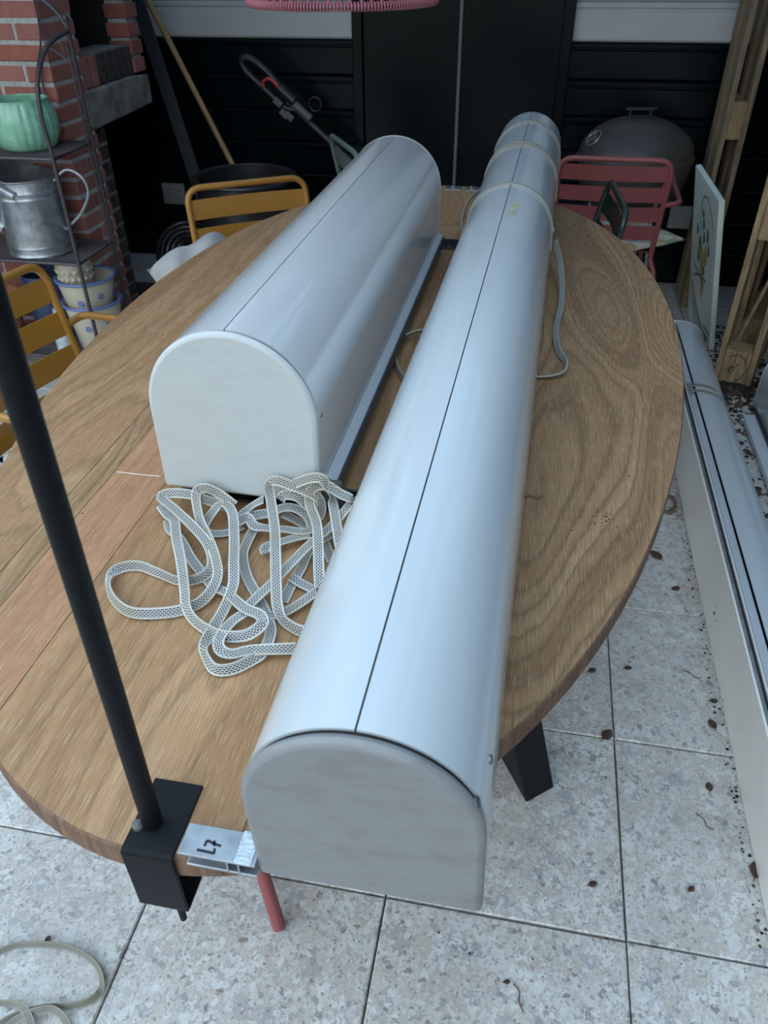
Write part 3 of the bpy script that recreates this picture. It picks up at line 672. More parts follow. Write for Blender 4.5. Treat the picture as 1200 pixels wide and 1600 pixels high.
MD = frameM((.992, .75, .03), .0, 0, 0)
cdm = cassette('awning_cassette', 'half-round cassette on the floor at the right, beside dead leaves and pallets', MD, .205, .215, 2.06, M['alu_b'], M['cap_b'], slot=.0)
g = MB(); g.box((-.135, 1.0, -.012), (.05, 1.9, .02)); g.build('bottom_rail', M['rail'], cdm, bevel=.003)
g = MB(); g.box((-.112, 1.0, -.008), (.012, 1.9, .03)); g.build('rail_seal', M['rail_dark'], cdm)
for yy in (.3, 1.93):
    g = MB(); g.box((-.04, yy, -.0175), (.26, .04, .025)); g.build('support_bar', M['zinc'], cdm, bevel=.002)

# ------------------------------------------------------------------ floor strap bottom left
f1 = lambda x, y, z=.009, a=60: (x/6, 1440+y/6, z, a)
lp = [[f1(-260, 480), f1(-120, 330), f1(0, 280), f1(150, 225), f1(350, 212), f1(550, 225), f1(700, 265), f1(820, 330), f1(910, 420), f1(950, 520), f1(950, 620), f1(900, 700), f1(800, 760), f1(650, 790), f1(450, 800), f1(300, 830), f1(120, 890), f1(0, 960), f1(-150, 1050)],
      [f1(-80, 765, .012, 70), f1(60, 765, .014, 60), f1(170, 780, .017, 30), f1(240, 840, .019, 10), f1(280, 930, .018, 10), f1(300, 1010, .012, 10), f1(310, 1080, .008, 10)],
      [f1(40, 1010, .010, 40), f1(150, 920, .012, 40), f1(300, 850, .018, 45), f1(460, 815, .016, 50), f1(560, 860, .012, 40), f1(630, 960, .009, 30), f1(650, 1060, .008, 30)]]
strap_obj('webbing_strap', lp, M['strap_olive'], 'grey-green strap lying in loops on the floor tiles, near left', .0125)

# ------------------------------------------------------------------ chairs
def chair(name, label, Mx, mat, arms=True, group=None, slats=(.722, .634, .546, .462), sh=.031):
    r = empty(name, label, 'chair', M=Mx, group=group); R = .0105
    def post(s): return [V(s*.198, -.205, .40), V(s*.203, -.275, .74)]
    top = [post(-1)[0], V(-.205, -.288, .79), V(.205, -.288, .79), post(1)[0]]
    g = MB(); g.tube(fillet(top, .055, 8), R, 12); g.build('back_frame', mat, r)
    for z in slats:
        f_ = (z-.40)/.39; y = -.205-.083*f_; xh = .199+.006*f_; pts = []
        g = MB(); vs = []; n = 12
        for k in range(n+1):
            u = -1+2*k/n; x = u*xh; yy = y-.016*(1-u*u)
            for dz, dy in ((-sh, .005), (sh, -.007)): vs += [(x, yy+dy-.0015, z+dz), (x, yy+dy+.0015, z+dz)]
        g.add(vs, [f for k in range(n) for f in ((k*4, k*4+2, k*4+6, k*4+4), (k*4+1, k*4+5, k*4+7, k*4+3), (k*4, k*4+4, k*4+5, k*4+1), (k*4+2, k*4+3, k*4+7, k*4+6))]+[(0, 1, 3, 2), (n*4, n*4+2, n*4+3, n*4+1)]); g.build('back_slat', mat, r)
    g = MB(); g.tube(fillet([V(-.2, -.21, .415), V(-.2, .2, .43), V(.2, .2, .43), V(.2, -.21, .415)], .04)+[V(.2, -.21, .415)], R*.9, 10); g.build('seat_frame', mat, r)
    for k in range(5):
        g = MB(); g.box((0, -.155+.082*k, .4265+.0015*k), (.40, .062, .003)); g.build('seat_slat', mat, r, bevel=.001)
    for s in (-1, 1):
        g = MB(); g.tube(fillet([V(s*.198, -.205, .42), V(s*.20, -.21, .40), V(s*.222, -.225, .355), V(s*.226, -.30, 0)], .02), R, 12); g.build('leg', mat, r)
        if arms:
            g = MB(); g.tube(fillet([V(s*.203, -.255, .625), V(s*.262, -.245, .635), V(s*.268, .14, .648), V(s*.255, .165, .60)], .035), R*.95, 12); g.build('armrest', mat, r)
            g = MB(); g.tube(fillet([V(s*.255, .165, .60), V(s*.21, .165, .43), V(s*.215, .21, 0)], .03), R, 12); g.build('leg', mat, r)
        else:
            g = MB(); g.tube([V(s*.2, .17, .43), V(s*.205, .2, 0)], R, 12); g.build('leg', mat, r)
    return r
def chairM(TL, TR, ztop=None):
    TL, TR = V(*TL), V(*TR); x = TR-TL; x[2] = 0; x = nrm(x); y = V(-x[1], x[0], 0); mid = (TL+TR)/2; mid[2] = 0
    o = mid+y*.288
    return Matrix(((x[0], y[0], 0, o[0]), (x[1], y[1], 0, o[1]), (0, 0, 1, 0), (0, 0, 0, 1)))
def M3(Mx): return Mx
ch_left = chairM((-1.235, 1.765, 0), (-1.315, 1.352, 0))
ch_far = chairM((-.805, 2.716, 0), (-1.14, 2.506, 0))
ch_red = chairM((.078, 3.15, 0), (.468, 3.150, 0))
ch_gr = chairM((.267, 2.43, 0), (.237, 2.85, 0))
ch_gl = chairM((-.889, 3.443, 0), (-.687, 3.075, 0))
chair('garden_chair', 'mustard metal armchair at the left side of the table, white seat cushion', ch_left, M['mustard'])
chair('garden_chair', 'mustard metal armchair at the far end of the table, grey pillow on it', ch_far, M['mustard'], arms=False)
chair('garden_chair', 'raspberry red metal armchair in front of the kettle grill', ch_red, M['red'], slats=(.742, .664, .588, .516), sh=.0285)
chair('garden_chair', 'dark green metal chair seen edge-on at the right edge of the table', ch_gr, M['chairgreen'], arms=False)
chair('garden_chair', 'sage green metal chair half hidden behind the shorter cassette', ch_gl, M['sage'], arms=False)
def pillow(name, label, Mx, sx, sy, h, mat, cat='cushion', corner=1.0):
    g = MB(); n = 16; vs = []; fs = []
    for side in (1, -1):
        for i in range(n+1):
            for j in range(n+1):
                u, v = -1+2*i/n, -1+2*j/n; e_ = max(0, (1-u**4)*(1-v**4))**.55
                pin = 1-.07*corner*(1-abs(v)**2)*abs(u)**6; pin2 = 1-.07*corner*(1-abs(u)**2)*abs(v)**6
                vs.append((u*sx/2*pin, v*sy/2*pin2, side*h/2*e_+h*.05*math.sin(7*u+5*v+side)*e_+h*.03*math.sin(13*v-6*u)*e_))
    m_ = (n+1)**2
    for sd in range(2):
        for i in range(n):
            for j in range(n): fs.append(tuple(sd*m_+k for k in (i*(n+1)+j, (i+1)*(n+1)+j, (i+1)*(n+1)+j+1, i*(n+1)+j+1)))
    g.add(vs, fs); me = g.mesh(name, mat, 60); bmm = bmesh.new(); bmm.from_mesh(me); bmesh.ops.remove_doubles(bmm, verts=bmm.verts, dist=.0004); bmesh.ops.recalc_face_normals(bmm, faces=bmm.faces); bmm.to_mesh(me); bmm.free()
    o = bpy.data.objects.new(name, me); COL.objects.link(o); o.matrix_world = Mx; return tag(o, label, cat)
pillow('seat_cushion', 'thin white seat cushion on the mustard chair left of the table', ch_left @ Matrix.Translation((0, .02, .456)), .40, .40, .045, M['cushion_white'], corner=.3)
pillow('seat_cushion', 'leaf-patterned cream seat cushion on the red chair', Matrix.Translation((.335, 3.375, .457)) @ Matrix.Rotation(math.radians(38), 4, 'Z'), .41, .41, .045, M['print'], corner=.4)
PA, PB = at(338, 372, .645), at(240, 418, .60); px_ = nrm(PA-PB); py_ = V(.50, -.62, -.60); py_ = nrm(py_-px_*np.dot(py_, px_)); pz_ = np.cross(px_, py_); pc_ = (PA+PB)/2+py_*.13-pz_*.0
pillow('throw_pillow', 'grey throw pillow propped on the far mustard chair', Matrix(((px_[0], py_[0], pz_[0], pc_[0]), (px_[1], py_[1], pz_[1], pc_[1]), (px_[2], py_[2], pz_[2], pc_[2]), (0, 0, 0, 1))), float(np.linalg.norm(PA-PB))+.05, .27, .21, M['cushion_grey'], 'pillow')
# red stool under the table: one leg shows
st = empty('metal_stool', 'raspberry red metal stool under the table, one leg showing beside the clamp', 'stool', (-.52, .86, 0), 0)
for a in (-50.5, 69.5, 189.5):
    c_, s_ = math.cos(math.radians(a)), math.sin(math.radians(a))
    g = MB(); g.tube([(.06*c_, .06*s_, .455), (.31*c_, .31*s_, .003)], .0125, 14); g.build('leg', M['red'], st)
g = MB(); g.lathe([(0, .452), (.17, .452), (.18, .458), (.18, .466), (.17, .472), (0, .472)], 32); g.build('seat', M['red'], st)

# ------------------------------------------------------------------ etagere with pots
et = empty('plant_etagere', 'black wrought iron shelf rack with arched top, before the brick fireplace', 'shelf rack', (-1.94, 2.686, 0))
XR, XL, YF, YB = .31, -.31, -.138, .138
for sx in (XR, XL):
    s = 1 if sx > 0 else -1
    g = MB(); g.tube([(sx, YB, 0), (sx, YB, 1.235)], .0075, 10); g.lathe([(0, -.012), (.009, -.008), (.012, 0), (.009, .008), (0, .012)], 12, (sx, YB, 1.24)); g.build('post', M['iron'], et)
    g = MB(); g.tube([(sx, YB-.03, .86), (sx, YB-.03, 1.17)], .004, 8); g.tube([(sx, YB-.03, .0), (sx, YB-.03, .86)], .004, 8); g.build('rod', M['iron'], et)
    p = spl([(sx, YF, 0), (sx, YF, .5), (sx, YF, .86), (sx, YF-.005, 1.0), (sx, YF+.03, 1.10), (sx, YF+.13, 1.175), (sx, YB, 1.205)], 8)
    g = MB(); g.tube(p, .0075, 10); g.build('post', M['iron'], et)
for z in (.86, .50, .12):
    g = MB(); g.tube([(XL, YF, z-.006), (XR, YF, z-.006), (XR, YB, z-.006), (XL, YB, z-.006)], .006, 8, closed=True); g.build('shelf_frame', M['iron'], et)
    g = MB()
    for k in range(23): g.box((0, YF+.0115*k+.009, z-.002), (.62, .0036, .003))
    for x in (-.2, 0, .2): g.box((x, 0, z-.006), (.008, .27, .004))
    o = g.build('shelf_wires', M['iron'], et, smooth=0); o['kind'] = 'stuff'
arch = [(XR*math.cos(a), YB, 1.19+.16*math.sin(a)) for a in np.linspace(0, math.pi, 24)]
g = MB(); g.tube(arch, .0075, 10); g.build('top_arch', M['iron'], et)
for s in (1, -1):
    g = MB(); g.tube(spl([(s*.16, YB, .86), (s*.15, YB, 1.05), (s*.20, YB, 1.18), (s*.21, YB, 1.30)], 6), .0035, 8); g.build('scroll', M['iron'], et)
    g = MB(); g.tube(spl([(s*.30, YB, 1.10), (s*.22, YB, 1.15), (s*.17, YB, 1.07), (s*.175, YB, .98), (s*.20, YB, .93)], 6), .0035, 8); g.build('scroll', M['iron'], et)
# green ribbed pot
g = MB(); nr = 26
prof = [(0, .004), (.075, 0), (.095, .012), (.112, .05), (.116, .09), (.108, .13), (.098, .150), (.100, .158), (.094, .159), (.092, .148), (.100, .12), (.104, .08), (.09, .02), (0, .015)]
g.lathe(prof, nr*6, (0, 0, 0), lambda th, j: 1+(.022*abs(math.sin(nr*th/2)) if j < .5 else 0)); o = g.build('plant_pot', M['mint'], smooth=60); o.location = (-1.79, 2.675, .8605); tag(o, 'mint green ribbed ceramic pot on the top shelf of the iron rack', 'pot')
# watering can
wc = empty('watering_can', 'galvanised zinc watering can on the middle shelf of the iron rack', 'watering can', (-1.845, 2.675, .5005))
g = MB(); g.lathe([(0, .004), (.118, .004), (.121, 0), (.123, .006), (.120, .012), (.119, .03), (.121, .035), (.119, .04), (.119, .20), (.122, .205), (.119, .21), (.119, .222), (.122, .227), (.119, .232), (.117, .262), (.121, .266), (.121, .270), (.114, .268), (.114, .05), (0, .012)], 48); g.build('body', M['zinc'], wc)
g = MB(); vs = []
for k in range(13):
    a = math.radians(90+180*k/12); vs.append((.1195*math.cos(a), .1195*math.sin(a), .268)); vs.append((.119*math.cos(a), .119*math.sin(a), .268+.055*math.sin(math.pi*k/12)))
g.add(vs, [(2*k, 2*k+2, 2*k+3, 2*k+1) for k in range(12)]); g.build('splash_guard', M['zinc'], wc)
g = MB(); g.tube(spl([(.112, .0, .25), (.17, .01, .29), (.225, .01, .265), (.235, .01, .21), (.19, .005, .14), (.118, 0, .08)], 8), .0055, 10); g.build('handle', M['zinc'], wc)
g = MB(); g.tube([(-.09, -.07, .10), (-.20, -.11, .20), (-.26, -.13, .30)], [.032, .022, .016], 16); g.build('spout', M['zinc'], wc)
g = MB(); g.tube(spl([(.025, -.122, .225), (-.04, -.132, .265), (-.12, -.14, .315), (-.22, -.15, .355)], 6), .016, 12); g.build('spout_brace', M['zinc'], wc)
# pots on the lower shelf
def tapered(name, label, cat, loc, r0, r1, h, mat, rim=None, spots=0):
    t_ = empty(name, label, cat, loc)
    g = MB(); g.lathe([(0, .004), (r0*.95, .0), (r0, .006), (r1, h), (r1-.006, h), (r0-.006, .012), (0, .010)], 40); body = g.build('body', mat, t_)
    if rim: g = MB(); g.tube([(r1*1.02*math.cos(a), r1*1.02*math.sin(a), h) for a in np.linspace(0, 2*math.pi, 40, endpoint=False)], .006, 8, closed=True); g.build('rim', rim, body)
    for k in range(spots):
        a = math.radians(-80+47*k); f_ = .55+.12*(k % 2); rr = r0+(r1-r0)*f_; c_ = V(rr*math.cos(a), rr*math.sin(a), h*f_); nn = V(math.cos(a), math.sin(a), -.05); tx = V(-math.sin(a), math.cos(a), 0)
        g = MB()
        for b in range(5):
            an = b*2*math.pi/5; g.lathe([(0, .0012), (.006, .0)], 6, (0, 0, 0))
            vs = g.v[-12:]; del g.v[-12:]
            for (x, y, z) in vs: pp = c_+tx*(x+.0085*math.cos(an))+V(0, 0, 1)*(y+.0085*math.sin(an))+nn*(z+.0008); g.v.append(tuple(pp))
        g.build('painted_flower', M['blue_rim'], body)
    return t_
tapered('flower_pot', 'lower of two cream blue-rimmed flower pots stacked on the bottom shelf', 'pot', (-1.70, 2.685, .1205), .082, .110, .185, M['cream'], M['blue_rim'], 4)
tapered('flower_pot', 'upper of two cream blue-rimmed pots, holding a small cup, under the zinc can', 'pot', (-1.705, 2.685, .235), .080, .108, .165, M['cream'], M['blue_rim'], 4)
o = tapered('flower_cup', 'small cream knobbly cup nested in the upper blue-rimmed pot', 'cup', (-1.735, 2.672, .32), .052, .070, .15, M['cream'])
for row in range(2):
    g = MB()
    for k in range(16):
        a = 2*math.pi*k/16+row*.2; rr = .0635+.003*row; c_ = V(rr*math.cos(a), rr*math.sin(a), .085+.03*row); g.tube([c_-V(math.cos(a), math.sin(a), 0)*.004, c_, c_+V(math.cos(a), math.sin(a), 0)*.005], [.010, .010, .004], 8)
    g.build('knob_row', M['cream'], o)
tapered('flower_pot', 'cream blue-rimmed flower pot standing on the floor behind the stacked pots', 'pot', (-1.60, 2.945, .0), .075, .098, .15, M['cream'], M['blue_rim'], 3)
tapered('glazed_pot', 'dark blue glazed pot beside the cream pots on the bottom shelf', 'pot', (-1.915, 2.735, .1205), .080, .092, .27, M['blue_pot'])
tapered('clay_pot', 'terracotta pot behind the back of the mustard chair', 'pot', (-2.10, 2.665, .1205), .058, .085, .20, M['terracotta'])
g = MB(); g.lathe([(0, 0), (.032, 0), (.034, .006), (.034, .12), (.016, .15), (.014, .18), (0, .18)], 24); o = g.build('bottle', M['tape']); o.location = (-1.80, 2.585, .1205); tag(o, 'slim clear bottle on the bottom shelf beside the blue pot', 'bottle')

# ------------------------------------------------------------------ things along the back wall
def leanray(px, py, y):
    d = at(px, py, 0)-V(0, 0, CAM_H); return V(0, 0, CAM_H)+d*(y/d[1])
a, b = leanray(226, -10, 4.02), leanray(372, 274, 3.84); d = nrm(b-a); bottom = b+d*(b[2]-.05)/(-d[2]) if d[2] < 0 else b
br = empty('broom', 'broom with long pine handle leaning in the dark corner', 'broom', tuple(bottom-V(0, 0, .05)))
g = MB(); g.tube([bottom-V(*br.location), a-V(*br.location)], .0135, 14); g.build('handle', M['broom'], br)
g = MB(); g.box((0, 0, .055), (.26, .05, .03)); g.build('head', M['broom'], br, bevel=.006)
g = MB()
for i in range(20):
    for j in range(4): g.box((-.12+.0126*i, -.018+.012*j, .021), (.006, .006, .04))
o = g.build('bristles', M['plastic'], br, smooth=0); o['kind'] = 'stuff'
a, b = leanray(224, 30, 4.03), leanray(300, 262, 3.93); d = nrm(b-a); bt = b+d*(b[2]/(-d[2]))
g = MB(); g.bar(a-d*.1, bt+V(0, 0, .012), .062, .022, (0, 1, 0)); tag(g.build('loose_board', M['greyboard'], bevel=.003), 'grey weathered board leaning beside the broom in the corner', 'board')
# trimmer
s0, s1 = leanray(388, 104, 3.93), leanray(545, 250, 3.90); d = nrm(s1-s0); s2 = s1+d*((s1[2]-.06)/(-d[2]))
tr = empty('grass_trimmer', 'black long-handled trimmer with red lever leaning against the back wall', 'trimmer', tuple(s2-V(0, 0, .06)))
B0 = V(*tr.location); g = MB(); g.tube([leanray(450, 160, 3.93)-B0, s2-B0], .017, 12); g.build('shaft', M['plastic'], tr)
loop = [leanray(*p, 3.92) for p in ((468, 172), (446, 168), (415, 140), (388, 115), (378, 100), (381, 91), (395, 94), (420, 115), (438, 137), (452, 152))]
g = MB(); g.tube(spl([p-B0 for p in loop], 5), .016, 12); g.build('loop_handle', M['plastic'], tr)
g = MB(); g.tube(spl([leanray(*p, 3.905)-B0 for p in ((412, 135), (411, 128), (420, 123), (430, 130), (437, 140))], 5), .0085, 10); g.build('trigger', M['redplastic'], tr)
g = MB(); c_ = leanray(448, 148, 3.90)-B0; g.tube([c_-d*.05, c_-d*.045, c_+d*.045, c_+d*.05], [.012, .024, .022, .012], 16); g.build('motor_switch', M['plastic'], tr)
for p in ((434, 160), (444, 178), (452, 182)):
    g = MB(); c_ = leanray(*p, 3.885)-B0; g.bar(c_-d*.022, c_+d*.022, .03, .012, (0, 1, 0)); g.build('lock_lever', M['greyplastic'], tr, bevel=.004)
g = MB(); c_ = leanray(470, 172, 3.905)-B0; g.tube([c_-d*.06, c_+d*.06], .019, 14); g.build('shaft_sleeve', M['greyplastic'], tr)
g = MB(); c_ = leanray(492, 163, 3.93)-B0; g.tube([c_+V(.03*math.cos(a), .004, .03*math.sin(a)) for a in np.linspace(0, 2*math.pi, 16, endpoint=False)], .004, 8, closed=True); g.build('cable_loop', M['plastic'], tr)
g = MB(); g.lathe([(0, .0), (.07, .0), (.085, .02), (.07, .06), (.03, .10), (0, .11)], 24); g.build('cutter_head', M['plastic'], tr)
# black tub and coiled hose
tbn = empty('black_tub', 'glossy black round tub behind the far mustard chair', 'tub', (-1.28, 3.42, 0))
g = MB(); g.lathe([(0, .004), (.165, 0), (.175, .01), (.215, .60), (.225, .605), (.225, .615), (.205, .612), (.168, .02), (0, .015)], 48); g.build('body', M['plastic'], tbn)
g = MB(); g.tube([(.224*math.cos(a), .224*math.sin(a), .61) for a in np.linspace(0, 2*math.pi, 48, endpoint=False)], .008, 8, closed=True); g.build('rim', M['plastic'], tbn)
g = MB()
for k in range(5):
    R_ = .155-.022*k; g.tube([(R_*math.cos(a), .012*math.sin(3*a+k)+.006*k, .165+R_*math.sin(a)) for a in np.linspace(0, 2*math.pi, 40, endpoint=False)], .0105, 8, closed=True)
o = g.build('garden_hose', M['plastic']); o.location = (-1.655, 3.56, .027); o.rotation_euler = (math.radians(-10), 0, math.radians(30)); tag(o, 'coil of black hose standing on edge beside the fireplace opening', 'hose')
# kettle grill
gr = empty('kettle_grill', 'dusty black kettle grill with domed lid behind the red chair', 'grill', (.408, 3.825, 0)); RG = .247
lid = [(RG*1.015, .655), (RG*1.03, .668), (RG, .672)]+[(RG*math.cos(math.radians(a)), .672+.152*math.sin(math.radians(a))) for a in range(8, 90, 7)]+[(0, .824)]
g = MB(); g.lathe(lid, 56); lid_o = g.build('lid', M['grill'], gr)
g = MB(); g.lathe([(RG, .655), (RG*.985, .62), (RG*.9, .53), (RG*.66, .46), (RG*.3, .425), (0, .42)], 56); g.build('bowl', M['grill'], gr)
for s in (-1, 1):
    g = MB(); g.tube([(s*.042-.01, -.02, .815), (s*.042-.01, -.02, .850)], .0075, 10); g.build('handle_post', M['plastic'], lid_o)
g = MB(); g.bar((-.075, -.02, .853), (.055, -.02, .857), .02, .012); g.build('handle_grip', M['plastic'], lid_o, bevel=.004)
va = math.radians(205); el = math.radians(30); vc = V(RG*math.cos(el)*math.cos(va), RG*math.cos(el)*math.sin(va), .672+.152*math.sin(el)); vn = nrm(V(math.cos(el)*math.cos(va)/RG, math.cos(el)*math.sin(va)/RG, math.sin(el)/.152))
tx = nrm(np.cross((0, 0, 1), vn)); ty = np.cross(vn, tx)
g = MB(); R_ = .038
g.tube([vc+vn*.003+R_*(tx*math.cos(a)+ty*math.sin(a)) for a in np.linspace(0, 2*math.pi, 24, endpoint=False)], .003, 6, closed=True)
for k in range(3):
    a = k*2*math.pi/3; g.bar(vc+vn*.003, vc+vn*.003+R_*(tx*math.cos(a)+ty*math.sin(a)), .018, .003, tuple(vn))
g.build('lid_vent', M['zinc'], lid_o)
for a, mat in ((-52, 'zinc'), (170, 'zinc'), (60, 'zinc')):
    c_, s_ = math.cos(math.radians(a)), math.sin(math.radians(a)); g = MB(); g.tube([(.16*c_, .16*s_, .47), (.22*c_, .22*s_, 0)], .0105, 12); g.build('leg', M['zinc'], gr)
for a in (-108, -88, -78):
    c_, s_ = math.cos(math.radians(a)), math.sin(math.radians(a)); g = MB(); g.box((RG*.999*c_, RG*.999*s_, .642), (.03 if a == -108 else .018, .006, .014), (-s_, c_, 0), (c_, s_, 0)); g.build('label_plate', M['vent'], gr, bevel=.001)
# painting
P0, P1, P2 = V(.758, 3.66, .004), V(.802, 3.30, .004), V(.697, 3.30, .619); P3 = P0+(P2-P1)*1.085+(P1-P0)*(-.01)
ux, uy = (P1-P0), (P3-P0); nn = nrm(np.cross(uy, ux)); 
if nn[0] > 0: nn = -nn
pt = empty('flower_painting', 'canvas painted with olive-green flowers, leaning beside the kettle grill', 'painting', tuple(P0))
g = MB(); th = .022; qv = [p-P0 for p in (P0, P1, P2, P3)]
g.add(qv+[p-nn*th for p in qv], [(0, 1, 2, 3), (7, 6, 5, 4), (0, 4, 5, 1), (1, 5, 6, 2), (2, 6, 7, 3), (3, 7, 4, 0)]); g.build('canvas', M['canvas'], pt, bevel=.002)
def on(u, v, o=.0006): # u across (0 far..1 near), v up
    a = qv[0]*(1-u)+qv[1]*u; b = qv[3]*(1-u)+qv[2]*u; return a*(1-v)+b*v+nn*o
def stroke(g, pts, w0, mi):
    pp = spl([V(*p, 0) for p in pts], 6); N = len(pp); vs = []
    for i, p in enumerate(pp):
        t_ = nrm((pp[min(i+1, N-1)]-pp[max(i-1, 0)])*V(.36, .65, 1)); k = math.sin(math.pi*(i+.25)/(N-.5)) if w0 > .012 else 1
        dx, dy = -t_[1]*w0*k/.36/2, t_[0]*w0*k/.65/2
        vs += [on(p[0]+dx, p[1]+dy), on(p[0]-dx, p[1]-dy)]
    g.add(vs, [(2*i, 2*i+1, 2*i+3, 2*i+2) for i in range(N-1)], mi)
g = MB()
stroke(g, [(.40, .42), (.42, .58), (.36, .72), (.38, .86), (.55, .92), (.75, .86), (.88, .78)], .007, 2)
for (u, v, l) in ((.22, .66, .07), (.36, .60, .08), (.50, .66, .08), (.64, .70, .10), (.46, .74, .07), (.70, .62, .08), (.30, .50, .07), (.55, .46, .06), (.42, .80, .05)):
    stroke(g, [(u, v-l/2), (u+.03, v), (u, v+l/2)], .030, 0)
for (u, v, l) in ((.34, .55, .16), (.48, .50, .2), (.60, .56, .14), (.52, .36, .2)): stroke(g, [(u, v-l/2), (u+.03, v), (u-.02, v+l/2)], .045, 1)
for (a, b) in (((.15, .42), (.62, .35)), ((.2, .35), (.7, .41))): stroke(g, [a, ((a[0]+b[0])/2, .40), b], .010, 0)
for k in range(6): stroke(g, [(.02+.05*k, .36-.03*k), (.10+.09*k, .18-.015*k), (.35+.11*k, .03)], .006, 2)
stroke(g, [(.72, .11), (.96, .10)], .012, 0); stroke(g, [(.72, .07), (.96, .06)], .01, 0); stroke(g, [(.78, .0), (.8, .03), (.8, .06)], .05, 0)
g.build('painted_flowers', [M['p_green'], M['p_olive'], M['p_line']], pt, smooth=0)

# ------------------------------------------------------------------ pallets
def pallet(label, loc, rz, wid, hgt, blk, bt, decks, mat, tilt=0, stamp=False):
    r = empty('wooden_pallet', label, 'pallet', loc, rz); r.rotation_euler = (0, math.radians(tilt), math.radians(rz))
    T_ = blk+2*bt
    for x0, xs_ in ((0, decks[0]), (bt+blk, decks[1])):
        for (y0, bw) in xs_:
            g = MB(); n = 8; vs = []; ph = random.uniform(0, 6)
            for k in range(n+1):
                z = hgt*k/n; wob = .004*math.sin(ph+3*z)+random.uniform(-.0015, .0015)
                vs += [(x0, y0+wob, z), (x0+bt, y0+wob+.001, z), (x0+bt, y0+bw+wob, z), (x0, y0+bw+wob, z)]
            g.add(vs, [(k*4+i, k*4+(i+1) % 4, k*4+4+(i+1) % 4, k*4+4+i) for k in range(n) for i in range(4)]+[(3, 2, 1, 0), (n*4, n*4+1, n*4+2, n*4+3)])
            g.build('deck_board', M[mat], r, smooth=0, bevel=.002)
    for z in (.0, hgt/2-.06, hgt-.14):
        for y in (0.002, wid/2-.05, wid-.1):
            g = MB(); g.box((bt+blk/2, y+.05, z+.07), (blk-.001, .1, .145 if not stamp else .14)); g.build('block', M['pallet'], r, smooth=0, bevel=.004)
    return r
pl = pallet('pale wooden pallet on end behind the painting, against the back wall', (.742, 3.785, 0), 0, .27, 1.62, .058, .021, [[(0, .09), (.17, .09)], [(0, .09), (.17, .09)]], 'pallet_grey', 0)
p2 = pallet('weathered wooden pallet with a round stamp on its foot block, nearest on the right', (.775, 3.02, 0), -20, .80, 1.25, .100, .022, [[(0, .1), (.35, .1), (.7, .1)], [(0, .145), (.2, .1), (.33, .145), (.51, .1), (.655, .145)]], 'pallet', 0, True)
g = MB(); g.tube([(.072+.040*math.cos(a), .0015, .07+.055*math.sin(a)) for a in np.linspace(-.4*math.pi, .75*math.pi, 18)], .0018, 6)
for pts in ([(.045, .05), (.060, .075)], [(.060, .045), (.072, .06), (.062, .072), (.052, .058), (.060, .045)], [(.07, .07), (.078, .09)], [(.08, .08), (.082, .085)]):
    g.tube([(x, .0015, z) for x, z in pts], .0018, 6)
g.build('stamp', M['stamp'], p2)
g = MB(); g.bar((.045, .12, .15), (.10, .05, .42), .04, .012, (1, 0, 0)); g.build('broken_slat', M['pallet_grey'], p2)
pallet('third weathered pallet leaning at the frame edge behind the stamped pallet', (1.0, 3.06, 0), -18, .80, 1.2, .100, .022, [[(0, .1), (.35, .1), (.7, .1)], [(0, .145), (.33, .145), (.655, .145)]], 'pallet_grey', 0)

# ------------------------------------------------------------------ hanging lamp
lm = empty('pendant_lamp', 'pink cord-woven pendant lamp hanging above the table, lower rim in view', 'lamp', (-.425, 1.80, 1.350)); RL = .185
g = MB(); g.tube([(RL*math.cos(a), RL*math.sin(a), 0) for a in np.linspace(0, 2*math.pi, 64, endpoint=False)], .005, 8, closed=True); g.build('rim_ring', M['steel_dark'], lm)
wrap = MB(); wrap.tube([(.0062*math.cos(a), 0, .0062*math.sin(a)) for a in np.linspace(0, 2*math.pi, 10, endpoint=False)], .0022, 6, closed=True); wme = wrap.mesh('cord_wrap', M['pink'], 60)
NW = 190
for k in range(NW):
    a = 2*math.pi*k/NW; o = bpy.data.objects.new('cord_wrap', wme); COL.objects.link(o); o.parent = lm; o.location = (RL*math.cos(a), RL*math.sin(a), 0); o.rotation_euler = (0, random.uniform(-.1, .1), a+.06)
sm = MB(); sm.tube(spl([(RL, 0, .005), (RL*1.03, 0, .08), (RL*.92, 0, .18), (RL*.6, 0, .27), (.04, 0, .32)], 5), .0035, 6); sme = sm.mesh('cord_strand', M['pink'], 60)
for k in range(60):
    o = bpy.data.objects.new('cord_strand', sme); COL.objects.link(o); o.parent = lm; o.rotation_euler = (0, 0, 2*math.pi*k/60+random.uniform(-.01, .01))
g = MB(); g.tube([(0, 0, .30), (0, 0, .33)], .045, 20); g.build('top_plate', M['steel_dark'], lm)
g = MB(); g.tube([(0, 0, .33), (0, 0, 1.157)], .004, 8); g.build('cable', M['plastic'], lm)

# ------------------------------------------------------------------ litter
def leaf(px, py, z, size, rz, label, curl=.5, cat='leaf', mat='leaf'):
    p = at(px, py, z); g = MB(); n = 8; vs = []
    for k in range(n+1):
        u = k/n; hw = .34*math.sin(math.pi*min(1, u*.97+.02))**.8
        for v in (-1, 0, 1): vs.append(((u-.5)*size, v*hw*size, .0012+size*curl*(.35*abs(v)*hw+.5*(u-.5)**2)+(.02*size if v == 0 else 0)))
    g.add(vs, [(k*3+j, k*3+j+1, k*3+j+4, k*3+j+3) for k in range(n) for j in range(2)])
    g.tube([(-.5*size, 0, .003+size*curl*.12), (-.7*size, .03*size, .002)], .0008, 5)
    o = g.build('dead_leaf', M[mat], smooth=60); o.location = tuple(p); o.rotation_euler = (0, 0, rz); sf = o.modifiers.new('thick', 'SOLIDIFY'); sf.thickness = .0006
    return tag(o, label, cat)
